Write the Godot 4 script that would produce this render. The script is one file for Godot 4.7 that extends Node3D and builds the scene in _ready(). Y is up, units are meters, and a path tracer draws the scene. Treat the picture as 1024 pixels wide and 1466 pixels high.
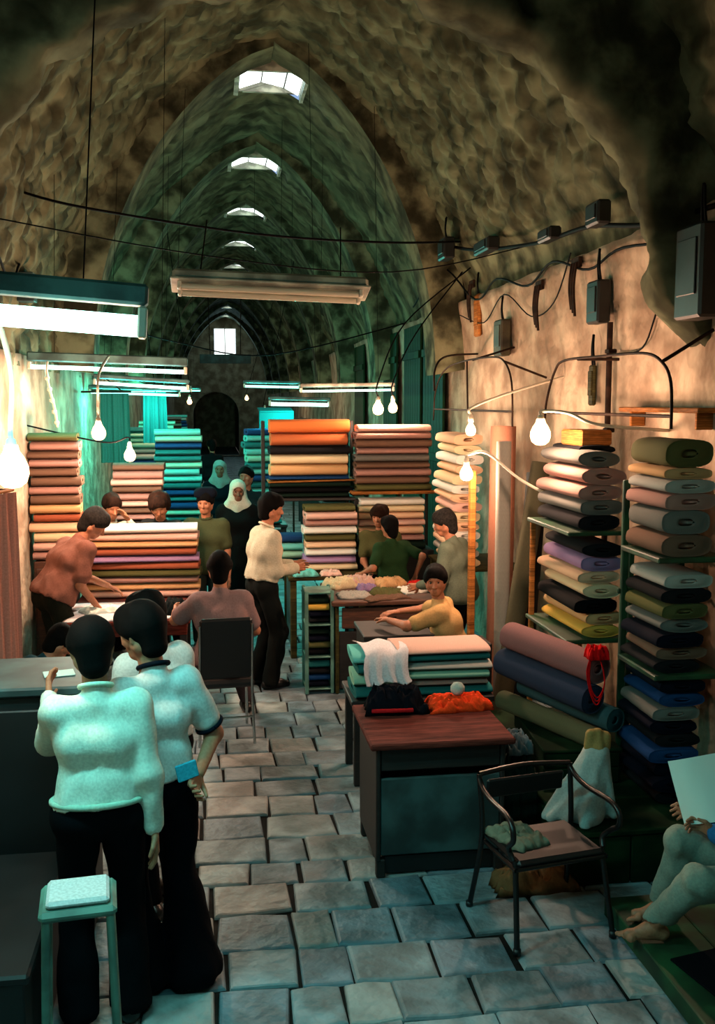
extends Node3D
# Covered cloth market: x to the right, y up, the street runs along -z.  Units are metres.

var M := {}          # materials
var T := {}          # textures
var mesh_cache := {}
var used := {}
var rng := RandomNumberGenerator.new()
var wrinkle_noise := FastNoiseLite.new()
const APEX_X := 0.78
const SPRING := 2.8
const RISE := 3.65
const WALL_L := -1.62
const WALL_R := 2.88

func _ready() -> void:
	# ---------------------------------------------------------------- camera, sky, exposure
	var cam := Camera3D.new()
	cam.name = "camera"
	cam.fov = 54.44
	cam.near = 0.05
	cam.far = 200.0
	add_child(cam)
	cam.position = Vector3(0, 2.5, 0)
	cam.rotation_degrees = Vector3(-6.327, -8.411, 0)
	cam.current = true
	var we := WorldEnvironment.new()
	we.name = "world_environment"
	var env := Environment.new()
	var sm := ProceduralSkyMaterial.new()
	sm.sky_top_color = Color(0.45, 0.62, 0.85)
	sm.sky_horizon_color = Color(0.8, 0.85, 0.88)
	sm.ground_bottom_color = Color(0.3, 0.28, 0.25)
	sm.ground_horizon_color = Color(0.6, 0.6, 0.58)
	var sky := Sky.new()
	sky.sky_material = sm
	env.sky = sky
	env.background_mode = Environment.BG_SKY
	env.tonemap_mode = Environment.TONE_MAPPER_LINEAR
	env.tonemap_exposure = 1.0
	env.sdfgi_enabled = true
	env.ssao_enabled = true
	env.ssil_enabled = true
	we.environment = env
	add_child(we)
	rng.seed = 7
	make_materials()
	build_setting()
	build_lamps()
	build_near_right()
	build_middle_right()
	build_near_left()
	build_middle_left()
	build_far()
	build_cables()
	build_people()

# ================================================================= names and metas
func numbered(called: String) -> String:
	if not used.has(called):
		used[called] = 0
		return called
	used[called] += 1
	return "%s_%03d" % [called, used[called]]

func tag(o: Node, label: String, category: String, group := "", kind := "") -> void:
	o.set_meta("label", label)
	o.set_meta("category", category)
	if group != "":
		o.set_meta("group", group)
	if kind != "":
		o.set_meta("kind", kind)

func thing(called: String, label: String, category: String, at := Vector3.ZERO, turn := 0.0, group := "") -> Node3D:
	var o := Node3D.new()
	o.name = numbered(called)
	add_child(o)
	o.position = at
	o.rotation_degrees.y = turn
	tag(o, label, category, group)
	return o

func part(parent: Node, called: String, mesh: Mesh, material: Material, at := Vector3.ZERO, rot := Vector3.ZERO, sc := Vector3.ONE) -> MeshInstance3D:
	var o := MeshInstance3D.new()
	o.name = called if parent != self else numbered(called)
	o.mesh = mesh
	o.material_override = material
	o.position = at
	o.rotation_degrees = rot
	o.scale = sc
	parent.add_child(o, true)
	return o

func single(called: String, label: String, category: String, mesh: Mesh, material: Material, at := Vector3.ZERO, rot := Vector3.ZERO, sc := Vector3.ONE, group := "") -> MeshInstance3D:
	var o := part(self, called, mesh, material, at, rot, sc)
	tag(o, label, category, group)
	return o

func struct(called: String, mesh: Mesh, material: Material, at := Vector3.ZERO, label := "", category := "wall") -> MeshInstance3D:
	var o := part(self, called, mesh, material, at)
	o.set_meta("kind", "structure")
	if label != "":
		o.set_meta("label", label)
		o.set_meta("category", category)
	return o

# ================================================================= materials
func noise_tex(freq: float, c0: Color, c1: Color, seed_value: int, kind := FastNoiseLite.TYPE_SIMPLEX_SMOOTH, oct := 4, size := 256) -> ImageTexture:
	var n := FastNoiseLite.new()
	n.seed = seed_value
	n.noise_type = kind
	n.frequency = freq
	n.fractal_octaves = oct
	var im := n.get_seamless_image(size, size)
	im.convert(Image.FORMAT_RGB8)
	for y in size:
		for x in size:
			var t := im.get_pixel(x, y).r
			im.set_pixel(x, y, c0.lerp(c1, smoothstep(0.15, 0.85, t)))
	im.generate_mipmaps()
	return ImageTexture.create_from_image(im)

func normal_tex(freq: float, strength: float, seed_value: int, kind := FastNoiseLite.TYPE_SIMPLEX_SMOOTH) -> ImageTexture:
	var n := FastNoiseLite.new()
	n.seed = seed_value
	n.noise_type = kind
	n.frequency = freq
	n.fractal_octaves = 4
	var im := n.get_seamless_image(256, 256)
	im.bump_map_to_normal_map(strength)
	im.generate_mipmaps()
	return ImageTexture.create_from_image(im)

func wood_tex() -> ImageTexture:
	var n := FastNoiseLite.new()
	n.seed = 5
	n.frequency = 0.02
	var im := Image.create(256, 256, false, Image.FORMAT_RGB8)
	for y in 256:
		for x in 256:
			var a := absf(float(x) / 128.0 - 1.0)
			var g := n.get_noise_2d(y * 9.0, absf(x - 128.0) * 0.7) * 0.5 + n.get_noise_2d(y * 2.2, absf(x - 128.0) * 0.25 + 300.0) * 0.5
			var t := clampf(0.78 + g * 0.5 + a * 0.0, 0.35, 1.0)
			im.set_pixel(x, y, Color(t, t * 0.97, t * 0.93))
	im.generate_mipmaps()
	return ImageTexture.create_from_image(im)

func mat(key: String, c: Color, rough := 0.85, tex := "", scale := 1.0, nrm := "", nstr := 0.5, metal := 0.0) -> StandardMaterial3D:
	if M.has(key):
		return M[key]
	var m := StandardMaterial3D.new()
	m.resource_name = key
	m.albedo_color = c
	m.roughness = rough
	m.metallic = metal
	m.metallic_specular = 0.5 if rough < 0.7 else 0.2
	if tex != "":
		m.albedo_texture = T[tex]
		m.uv1_triplanar = true
		m.uv1_scale = Vector3.ONE * scale
	if nrm != "":
		m.normal_enabled = true
		m.normal_texture = T[nrm]
		m.normal_scale = nstr
		m.uv1_triplanar = true
		m.uv1_scale = Vector3.ONE * scale
	if key.begins_with("stone") or key == "rubble" or key == "plaster":
		m.uv1_world_triplanar = true
	M[key] = m
	return m

func glow(key: String, c: Color, e: float) -> StandardMaterial3D:
	if M.has(key):
		return M[key]
	var m := StandardMaterial3D.new()
	m.resource_name = key
	m.albedo_color = Color(0.9, 0.9, 0.9)
	m.roughness = 0.4
	m.emission_enabled = true
	m.emission = c
	m.emission_energy_multiplier = e
	M[key] = m
	return m

func cloth(c: Color) -> StandardMaterial3D:
	var key := "cloth_" + c.to_html(false)
	if M.has(key):
		return M[key]
	var m := mat(key, c, 0.92, "cloth", 4.0, "cloth_n", 0.12)
	return m

func make_materials() -> void:
	wrinkle_noise.seed = 3
	wrinkle_noise.frequency = 6.0
	wrinkle_noise.fractal_octaves = 2
	T.cloth = noise_tex(0.06, Color(0.9, 0.9, 0.9), Color(1, 1, 1), 11, FastNoiseLite.TYPE_SIMPLEX_SMOOTH, 5)
	T.cloth_n = normal_tex(0.09, 6.0, 12)
	T.rubble = noise_tex(0.008, Color(0.22, 0.22, 0.16), Color(0.6, 0.61, 0.48), 21, FastNoiseLite.TYPE_SIMPLEX_SMOOTH, 6, 512)
	T.plaster = noise_tex(0.007, Color(0.62, 0.54, 0.45), Color(0.84, 0.77, 0.66), 22, FastNoiseLite.TYPE_SIMPLEX_SMOOTH, 6, 512)
	T.stone = noise_tex(0.009, Color(0.68, 0.67, 0.66), Color(1, 1, 1), 23, FastNoiseLite.TYPE_SIMPLEX_SMOOTH, 6)
	T.rough_n = normal_tex(0.05, 10.0, 24)
	T.wood = wood_tex()
	T.skin = noise_tex(0.05, Color(0.9, 0.86, 0.84), Color(1, 1, 1), 25)
	T.worn = noise_tex(0.009, Color(0.6, 0.6, 0.6), Color(1, 1, 1), 26, FastNoiseLite.TYPE_SIMPLEX_SMOOTH, 6)
	mat("rubble", Color(0.76, 0.76, 0.75), 0.95, "rubble", 0.5, "rough_n", 0.12)
	mat("plaster", Color(0.88, 0.86, 0.86), 0.93, "plaster", 0.5, "rough_n", 0.25)
	mat("dirt", Color(0.13, 0.12, 0.11), 0.95, "stone", 2.0)
	mat("stone_a", Color(0.54, 0.6, 0.62), 0.62, "stone", 0.9, "rough_n", 0.25)
	mat("stone_b", Color(0.49, 0.54, 0.56), 0.66, "stone", 1.0, "rough_n", 0.25)
	mat("stone_c", Color(0.6, 0.61, 0.6), 0.6, "stone", 0.8, "rough_n", 0.25)
	mat("stone_d", Color(0.45, 0.52, 0.56), 0.6, "stone", 1.1, "rough_n", 0.25)
	mat("wood_red", Color(0.5, 0.24, 0.21), 0.85, "wood", 1.6)
	mat("wood_dark", Color(0.13, 0.1, 0.09), 0.6, "wood", 1.6)
	mat("wood_brown", Color(0.36, 0.2, 0.11), 0.65, "wood", 1.6)
	mat("wood_pale", Color(0.72, 0.47, 0.24), 0.7, "wood", 1.6)
	mat("wood_olive", Color(0.3, 0.29, 0.17), 0.7, "wood", 1.6)
	mat("paint_teal", Color(0.2, 0.31, 0.31), 0.6, "worn", 1.2)
	mat("paint_green", Color(0.11, 0.3, 0.16), 0.6, "worn", 1.2)
	mat("paint_darkgreen", Color(0.1, 0.2, 0.11), 0.7, "worn", 1.0)
	mat("paint_black", Color(0.045, 0.05, 0.055), 0.55, "worn", 1.2)
	mat("paint_mint", Color(0.4, 0.6, 0.54), 0.6, "worn", 1.2)
	mat("black_tube", Color(0.03, 0.03, 0.035), 0.35)
	mat("iron", Color(0.2, 0.14, 0.1), 0.7, "worn", 3.0)
	mat("chrome", Color(0.75, 0.78, 0.78), 0.22, "", 1.0, "", 0.5, 1.0)
	mat("vinyl_black", Color(0.03, 0.03, 0.04), 0.5, "cloth", 3.0)
	mat("cable_black", Color(0.03, 0.03, 0.03), 0.7)
	mat("cord_white", Color(0.8, 0.76, 0.68), 0.6)
	mat("enamel", Color(0.74, 0.74, 0.66), 0.5, "worn", 1.5)
	mat("enamel_teal", Color(0.3, 0.45, 0.44), 0.5, "worn", 1.5)
	mat("meter_dark", Color(0.06, 0.08, 0.07), 0.45, "worn", 2.0)
	mat("meter_olive", Color(0.24, 0.22, 0.12), 0.6, "worn", 2.0)
	mat("porcelain", Color(0.82, 0.78, 0.7), 0.35)
	mat("tube_off", Color(0.8, 0.74, 0.64), 0.3)
	mat("cardboard", Color(0.45, 0.33, 0.21), 0.9, "cloth", 3.0)
	mat("paper", Color(0.86, 0.9, 0.86), 0.8)
	mat("skin", Color(0.66, 0.43, 0.31), 0.6, "skin", 4.0)
	mat("skin_dark", Color(0.5, 0.31, 0.22), 0.6, "skin", 4.0)
	mat("hair_black", Color(0.025, 0.02, 0.018), 0.8, "worn", 20.0, "cloth_n", 1.0)
	mat("hair_grey", Color(0.16, 0.15, 0.14), 0.8, "worn", 20.0, "cloth_n", 1.0)
	mat("hair_brown", Color(0.14, 0.075, 0.04), 0.8, "worn", 20.0, "cloth_n", 1.0)
	mat("eye_white", Color(0.6, 0.57, 0.54), 0.4)
	mat("pupil", Color(0.03, 0.02, 0.015), 0.2)
	mat("shoe", Color(0.05, 0.035, 0.03), 0.4, "worn", 4.0)
	mat("dark_hollow", Color(0.03, 0.035, 0.035), 0.95)
	glow("pane_glow", Color(0.95, 1.0, 0.98), 2.2)
	glow("bulb_glow", Color(1.0, 0.78, 0.52), 9.0)
	glow("tube_glow", Color(0.72, 1.0, 0.94), 7.0)
	glow("tube_far", Color(0.5, 1.0, 0.9), 4.0)

# ================================================================= mesh helpers
func quad(st: SurfaceTool, a: Vector3, b: Vector3, c: Vector3, d: Vector3) -> void:
	for p in [a, b, c, a, c, d]:
		st.add_vertex(p)

func box_mesh(size: Vector3, bev := 0.006) -> ArrayMesh:
	var key := "b%.3f_%.3f_%.3f_%.3f" % [size.x, size.y, size.z, bev]
	if mesh_cache.has(key):
		return mesh_cache[key]
	var h := size * 0.5
	bev = minf(bev, minf(h.x, minf(h.y, h.z)) * 0.8)
	var st := SurfaceTool.new()
	st.begin(Mesh.PRIMITIVE_TRIANGLES)
	st.set_smooth_group(-1)
	var ax := [Vector3.RIGHT, Vector3.UP, Vector3.BACK]
	var faces := []
	for i in 3:
		for s in [-1.0, 1.0]:
			var n: Vector3 = ax[i] * s
			var u: Vector3 = ax[(i + 1) % 3]
			var v: Vector3 = ax[(i + 2) % 3]
			var hu: float = h[(i + 1) % 3] - bev
			var hv: float = h[(i + 2) % 3] - bev
			var c: Vector3 = n * h[i]
			faces.append([c - u * hu - v * hv, c + u * hu - v * hv, c + u * hu + v * hv, c - u * hu + v * hv])
	for i in 3:
		var j := (i + 1) % 3
		var k := (i + 2) % 3
		for s in [-1.0, 1.0]:
			for t in [-1.0, 1.0]:
				var a: Vector3 = ax[j] * s * h[j] + ax[k] * t * (h[k] - bev)
				var b: Vector3 = ax[j] * s * (h[j] - bev) + ax[k] * t * h[k]
				var e: Vector3 = ax[i] * (h[i] - bev)
				faces.append([a - e, a + e, b + e, b - e])
	for sx in [-1.0, 1.0]:
		for sy in [-1.0, 1.0]:
			for sz in [-1.0, 1.0]:
				var q := Vector3(sx, sy, sz)
				var hb := h - Vector3.ONE * bev
				faces.append([Vector3(h.x, hb.y, hb.z) * q, Vector3(hb.x, h.y, hb.z) * q, Vector3(hb.x, hb.y, h.z) * q])
	for f in faces:
		var nrm: Vector3 = (f[1] - f[0]).cross(f[2] - f[0])
		var mid: Vector3 = f[0] + f[1] + f[2]
		var g: Array = f.duplicate()
		if nrm.dot(mid) > 0.0:
			g.reverse()
		for t in range(1, g.size() - 1):
			st.add_vertex(g[0]); st.add_vertex(g[t]); st.add_vertex(g[t + 1])
	st.generate_normals()
	var m := st.commit()
	mesh_cache[key] = m
	return m

func bx(parent: Node, called: String, size: Vector3, at: Vector3, m: Material, rot := Vector3.ZERO, bev := 0.006) -> MeshInstance3D:
	return part(parent, called, box_mesh(size, bev), m, at, rot)

func smooth_path(pts: Array, n := 6) -> PackedVector3Array:
	var out := PackedVector3Array()
	for i in pts.size() - 1:
		var p0: Vector3 = pts[maxi(i - 1, 0)]
		var p1: Vector3 = pts[i]
		var p2: Vector3 = pts[i + 1]
		var p3: Vector3 = pts[mini(i + 2, pts.size() - 1)]
		for k in n:
			out.append(p1.cubic_interpolate(p2, p0, p3, float(k) / n))
	out.append(pts[pts.size() - 1])
	return out

func tube_mesh(pts: Array, r: float, smooth := true, sides := 7, r2 := -1.0) -> ArrayMesh:
	var path := smooth_path(pts) if smooth else PackedVector3Array(pts)
	var st := SurfaceTool.new()
	st.begin(Mesh.PRIMITIVE_TRIANGLES)
	var n := path.size()
	var last_u := Vector3.ZERO
	for i in n:
		var dir := (path[mini(i + 1, n - 1)] - path[maxi(i - 1, 0)]).normalized()
		var u := last_u
		if u == Vector3.ZERO:
			u = dir.cross(Vector3.UP if absf(dir.y) < 0.9 else Vector3.RIGHT)
		u = (u - dir * u.dot(dir)).normalized()
		last_u = u
		var w := dir.cross(u)
		var rr := r if r2 < 0.0 else lerpf(r, r2, float(i) / (n - 1))
		for s in sides:
			var a := TAU * s / sides
			var nn := u * cos(a) + w * sin(a)
			st.set_normal(nn)
			st.add_vertex(path[i] + nn * rr)
	for i in n - 1:
		for s in sides:
			var a := i * sides + s
			var b := i * sides + (s + 1) % sides
			for q in [a, b + sides, b, a, a + sides, b + sides]:
				st.add_index(q)
	for e in [0, n - 1]:
		var base: int = e * sides
		for s in range(1, sides - 1):
			for q in ([base, base + s + 1, base + s] if e == 0 else [base, base + s, base + s + 1]):
				st.add_index(q)
	return st.commit()

func tb(parent: Node, called: String, pts: Array, r: float, m: Material, smooth := true, sides := 7, r2 := -1.0) -> MeshInstance3D:
	return part(parent, called, tube_mesh(pts, r, smooth, sides, r2), m)

func lathe_mesh(prof: Array, sides := 16) -> ArrayMesh:
	var st := SurfaceTool.new()
	st.begin(Mesh.PRIMITIVE_TRIANGLES)
	st.set_smooth_group(0)
	for i in prof.size() - 1:
		var a: Vector2 = prof[i]
		var b: Vector2 = prof[i + 1]
		for s in sides:
			var c0 := Vector3(cos(TAU * s / sides), 0, sin(TAU * s / sides))
			var c1 := Vector3(cos(TAU * (s + 1) / sides), 0, sin(TAU * (s + 1) / sides))
			quad(st, c0 * a.x + Vector3.UP * a.y, c1 * a.x + Vector3.UP * a.y, c1 * b.x + Vector3.UP * b.y, c0 * b.x + Vector3.UP * b.y)
	st.index()
	st.generate_normals()
	return st.commit()

# a bolt of cloth, one unit long along x, one unit high and deep: cloth wound flat, with the turns of cloth showing at the ends
func bolt_mesh(variant: int) -> ArrayMesh:
	var key := "bolt%d" % variant
	if mesh_cache.has(key):
		return mesh_cache[key]
	var r := RandomNumberGenerator.new()
	r.seed = 100 + variant
	var sides := 22
	var power: float = [3.2, 2.6, 3.6, 2.2, 2.9][variant % 5]
	var loop := []
	for s in sides:
		var a := TAU * s / sides
		var c := cos(a)
		var sn := sin(a)
		loop.append(Vector3(0, signf(sn) * pow(absf(sn), 2.0 / power) * 0.5, signf(c) * pow(absf(c), 2.0 / power) * 0.5))
	var rings := []       # [x, scale, sag]
	for e in [[0.5, -1], [-0.5, 1]]:
		pass
	var xs := [-0.5, -0.49, -0.3, -0.1, 0.1, 0.3, 0.49, 0.5]
	var ends := [[0.3, 0.012], [0.42, 0.004], [0.5, 0.013], [0.64, 0.003], [0.7, 0.013], [0.84, 0.002], [0.9, 0.012], [0.985, 0.0]]
	for e in ends:
		rings.append([-0.5 + e[1], e[0] as float])
	for x in xs:
		rings.append([x, 1.0 if absf(x) < 0.495 else 0.992])
	ends.reverse()
	for e in ends:
		rings.append([0.5 - e[1], e[0] as float])
	var st := SurfaceTool.new()
	st.begin(Mesh.PRIMITIVE_TRIANGLES)
	st.set_smooth_group(0)
	var tilt := r.randf_range(-0.06, 0.06)
	for i in rings.size():
		var wob := r.randf_range(-0.03, 0.03) if absf(rings[i][0]) < 0.4 else 0.0
		for s in sides:
			var p: Vector3 = loop[s]
			var k: float = rings[i][1]
			var q := Vector3(rings[i][0], p.y * k * (1.0 + wob), p.z * k + tilt * p.y)
			if s == 0:
				q.y -= 0.06 * k
			st.add_vertex(q)
	var n := rings.size()
	for i in n - 1:
		for s in sides:
			var a := i * sides + s
			var b := i * sides + (s + 1) % sides
			for q in [a, b + sides, b, a, a + sides, b + sides]:
				st.add_index(q)
	for s in range(1, sides - 1):
		for q in [0, s + 1, s]:
			st.add_index(q)
		for q in [(n - 1) * sides, (n - 1) * sides + s, (n - 1) * sides + s + 1]:
			st.add_index(q)
	st.generate_normals()
	var m := st.commit()
	mesh_cache[key] = m
	return m

const ORD := ["topmost", "second", "third", "fourth", "fifth", "sixth", "seventh", "eighth", "ninth", "tenth", "eleventh", "twelfth", "thirteenth", "fourteenth", "fifteenth", "sixteenth"]
const COL := {
	"orange": Color(0.84, 0.46, 0.24), "dark orange": Color(0.72, 0.4, 0.24), "black": Color(0.035, 0.035, 0.045), "tan": Color(0.8, 0.63, 0.44), "cream": Color(0.88, 0.8, 0.64),
	"navy": Color(0.04, 0.055, 0.11), "dark green": Color(0.07, 0.13, 0.1), "white": Color(0.88, 0.88, 0.84), "pale pink": Color(0.86, 0.7, 0.64), "mint": Color(0.55, 0.76, 0.66),
	"teal": Color(0.14, 0.42, 0.42), "grey": Color(0.42, 0.42, 0.4), "pale grey": Color(0.66, 0.66, 0.63), "brown": Color(0.44, 0.34, 0.28), "dark brown": Color(0.2, 0.13, 0.1), "dusty pink": Color(0.66, 0.5, 0.46),
	"peach": Color(0.9, 0.74, 0.6), "olive": Color(0.34, 0.34, 0.2), "charcoal": Color(0.1, 0.1, 0.11), "lilac": Color(0.62, 0.5, 0.66), "pale blue": Color(0.52, 0.66, 0.76), "red": Color(0.72, 0.1, 0.08),
	"rust": Color(0.62, 0.34, 0.24), "blue": Color(0.1, 0.24, 0.42), "aqua": Color(0.4, 0.75, 0.72), "yellow": Color(0.85, 0.68, 0.3)}

# a stack of bolts; base is the middle of its foot, bolts lie along local x
func stack(where: String, base: Vector3, turn: float, length: float, depth: float, bolts: Array, jig := 0.02, called := "cloth_bolt") -> float:
	var y := base.y
	var n := bolts.size()
	for i in n:
		var hgt: float = bolts[i][0]
		var cname: String = bolts[i][1]
		var lab: String = ("%s cloth bolt on top of the %s" % [cname, where]) if i == n - 1 else ("%s cloth bolt, %s down in the %s" % [cname, ORD[n - 1 - i], where])
		var off := Vector3(rng.randf_range(-jig, jig), 0, rng.randf_range(-jig, jig)).rotated(Vector3.UP, deg_to_rad(turn))
		var l := length * rng.randf_range(0.95, 1.03)
		single(called, lab, "cloth bolt", bolt_mesh(rng.randi() % 5), cloth(COL[cname]), Vector3(base.x, y + hgt * 0.5, base.z) + off, Vector3(0, turn + rng.randf_range(-2.0, 2.0), 0), Vector3(l, hgt * 0.985, depth * rng.randf_range(0.94, 1.04)), "cloth bolts in the " + where)
		y += hgt
	return y

func row(th: float, names: Array) -> Array:
	var out := []
	for c in names:
		out.append([th * rng.randf_range(0.88, 1.12), c])
	return out

# a crumpled piece of cloth lying on something
func heap_mesh(sx: float, sz: float, hgt: float, seed_value: int) -> ArrayMesh:
	var nz := FastNoiseLite.new()
	nz.seed = seed_value
	nz.frequency = 1.0
	nz.fractal_octaves = 3
	var n := 22
	var st := SurfaceTool.new()
	st.begin(Mesh.PRIMITIVE_TRIANGLES)
	st.set_smooth_group(0)
	for side in 2:
		for j in n + 1:
			for i in n + 1:
				var u := float(i) / n * 2.0 - 1.0
				var v := float(j) / n * 2.0 - 1.0
				var edge := clampf((1.0 - maxf(absf(u), absf(v))) * 3.0, 0.0, 1.0)
				var bump := 0.55 + 0.45 * (1.0 - absf(nz.get_noise_2d(u * 1.4 + 7.0, v * 1.4)) * 3.0)
				var x := u * sx * 0.5 * (1.0 + 0.22 * nz.get_noise_2d(v * 1.2, 9.0 + u))
				var z := v * sz * 0.5 * (1.0 + 0.22 * nz.get_noise_2d(u * 1.2, 19.0 + v))
				var y := hgt * bump * sqrt(edge) if side == 0 else 0.0
				st.add_vertex(Vector3(x, maxf(y, 0.0), z))
	var w := n + 1
	for side in 2:
		for j in n:
			for i in n:
				var a := side * w * w + j * w + i
				var q := [a, a + 1, a + w + 1, a, a + w + 1, a + w]
				if side == 1:
					q.reverse()
				for k in q:
					st.add_index(k)
	st.generate_normals()
	return st.commit()

# ================================================================= setting
func vault_profile(n_side: int, inset: float) -> PackedVector2Array:
	# from the right springing over the crown to the left springing; the crown is blunt, the sides lean in like a pointed arch
	var out := PackedVector2Array()
	for side in 2:
		var w := (WALL_R - APEX_X) if side == 0 else (APEX_X - WALL_L)
		var c := (RISE * RISE - w * w) / (2.0 * w)
		var r := w + c
		var tmax := acos(c / r)
		var edge := acos((c + 0.37) / r)          # where the skylights begin
		var angles := []
		for i in n_side:
			angles.append(edge * i / (n_side - 1.0))
		for i in 4:
			angles.append(lerpf(edge, tmax, (i + 1) / 4.0))
		var pts := []
		for t in angles:
			var x := (r - inset) * cos(t) - c
			pts.append(Vector2(x, SPRING + (r - inset) * sin(t) - 0.07 * exp(-pow(x / 0.3, 2.0))))
		if side == 0:
			for p in pts:
				out.append(Vector2(APEX_X + p.x, p.y))
		else:
			pts.reverse()
			for i in range(1, pts.size()):
				out.append(Vector2(APEX_X - pts[i].x, pts[i].y))
	return out

func shell(prof: PackedVector2Array, rows: Array, amp: float, holes: Array, crown: Array, seed_value: int) -> ArrayMesh:
	var cell := FastNoiseLite.new()
	cell.seed = seed_value
	cell.noise_type = FastNoiseLite.TYPE_CELLULAR
	cell.cellular_return_type = FastNoiseLite.RETURN_DISTANCE2_SUB
	cell.frequency = 4.6
	cell.fractal_type = FastNoiseLite.FRACTAL_NONE
	var soft := FastNoiseLite.new()
	soft.seed = seed_value + 1
	soft.frequency = 0.9
	soft.fractal_octaves = 4
	var st := SurfaceTool.new()
	st.begin(Mesh.PRIMITIVE_TRIANGLES)
	st.set_smooth_group(0)
	var n := prof.size()
	for d in rows:
		var near_hole := 10.0
		for h in holes:
			near_hole = minf(near_hole, maxf(absf(d - h) - 0.37, 0.0))
		for i in n:
			var p := prof[i]
			var tg := (prof[mini(i + 1, n - 1)] - prof[maxi(i - 1, 0)]).normalized()
			var nrm := Vector2(-tg.y, tg.x)
			var q := Vector3(p.x, p.y, -d)
			var fade := 1.0
			if crown.size() == 2 and i >= crown[0] - 2 and i <= crown[1] + 2:
				fade = clampf(near_hole * 4.0, 0.0, 1.0)
			var k := smoothstep(0.0, 0.3, cell.get_noise_3dv(q) + 1.0) * 0.42 - 0.2 + soft.get_noise_3dv(q) * 0.9
			if p.x > APEX_X and amp > 0.05:
				k = lerpf(-0.75, k, smoothstep(3.75, 4.15, p.y))
			q += Vector3(nrm.x, nrm.y, 0) * amp * k * fade
			st.add_vertex(q)
	for j in rows.size() - 1:
		var mid: float = (rows[j] + rows[j + 1]) * 0.5
		var open := false
		for h in holes:
			if absf(mid - h) < 0.37:
				open = true
		for i in n - 1:
			if open and crown.size() == 2 and i >= crown[0] and i < crown[1]:
				continue
			var a := j * n + i
			for q in [a, a + 1, a + n + 1, a, a + n + 1, a + n]:
				st.add_index(q)
	st.generate_normals()
	return st.commit()

func span(a: float, b: float, step: float) -> Array:
	var out := []
	var n := int(ceil((b - a) / step))
	for i in n:
		out.append(lerpf(a, b, float(i) / n))
	return out

func stone_mesh(variant: int) -> ArrayMesh:
	var key := "stone%d" % variant
	if mesh_cache.has(key):
		return mesh_cache[key]
	var r := RandomNumberGenerator.new()
	r.seed = 50 + variant
	var base := []
	for q in [[-0.5, -0.5], [0.0, -0.5], [0.5, -0.5], [0.5, 0.5], [0.0, 0.5], [-0.5, 0.5]]:
		base.append(Vector2(q[0] + r.randf_range(-0.05, 0.03), q[1] + r.randf_range(-0.05, 0.04)))
	var st := SurfaceTool.new()
	st.begin(Mesh.PRIMITIVE_TRIANGLES)
	st.set_smooth_group(-1)
	var loops := [[1.0, -0.05], [1.0, -0.014], [0.965, -0.004], [0.9, 0.0]]
	var ys := []
	for i in 6:
		ys.append(r.randf_range(-0.004, 0.003))
	for l in 3:
		for i in 6:
			var j := (i + 1) % 6
			var a: Vector2 = base[i] * loops[l][0]
			var b: Vector2 = base[j] * loops[l][0]
			var c: Vector2 = base[j] * loops[l + 1][0]
			var d: Vector2 = base[i] * loops[l + 1][0]
			quad(st, Vector3(a.x, loops[l][1] + ys[i], a.y), Vector3(d.x, loops[l + 1][1] + ys[i], d.y), Vector3(c.x, loops[l + 1][1] + ys[j], c.y), Vector3(b.x, loops[l][1] + ys[j], b.y))
	for i in 6:
		var j := (i + 1) % 6
		st.add_vertex(Vector3(0, 0.001, 0))
		st.add_vertex(Vector3(base[j].x * 0.9, ys[j], base[j].y * 0.9))
		st.add_vertex(Vector3(base[i].x * 0.9, ys[i], base[i].y * 0.9))
	st.generate_normals()
	var m := st.commit()
	mesh_cache[key] = m
	return m

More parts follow.
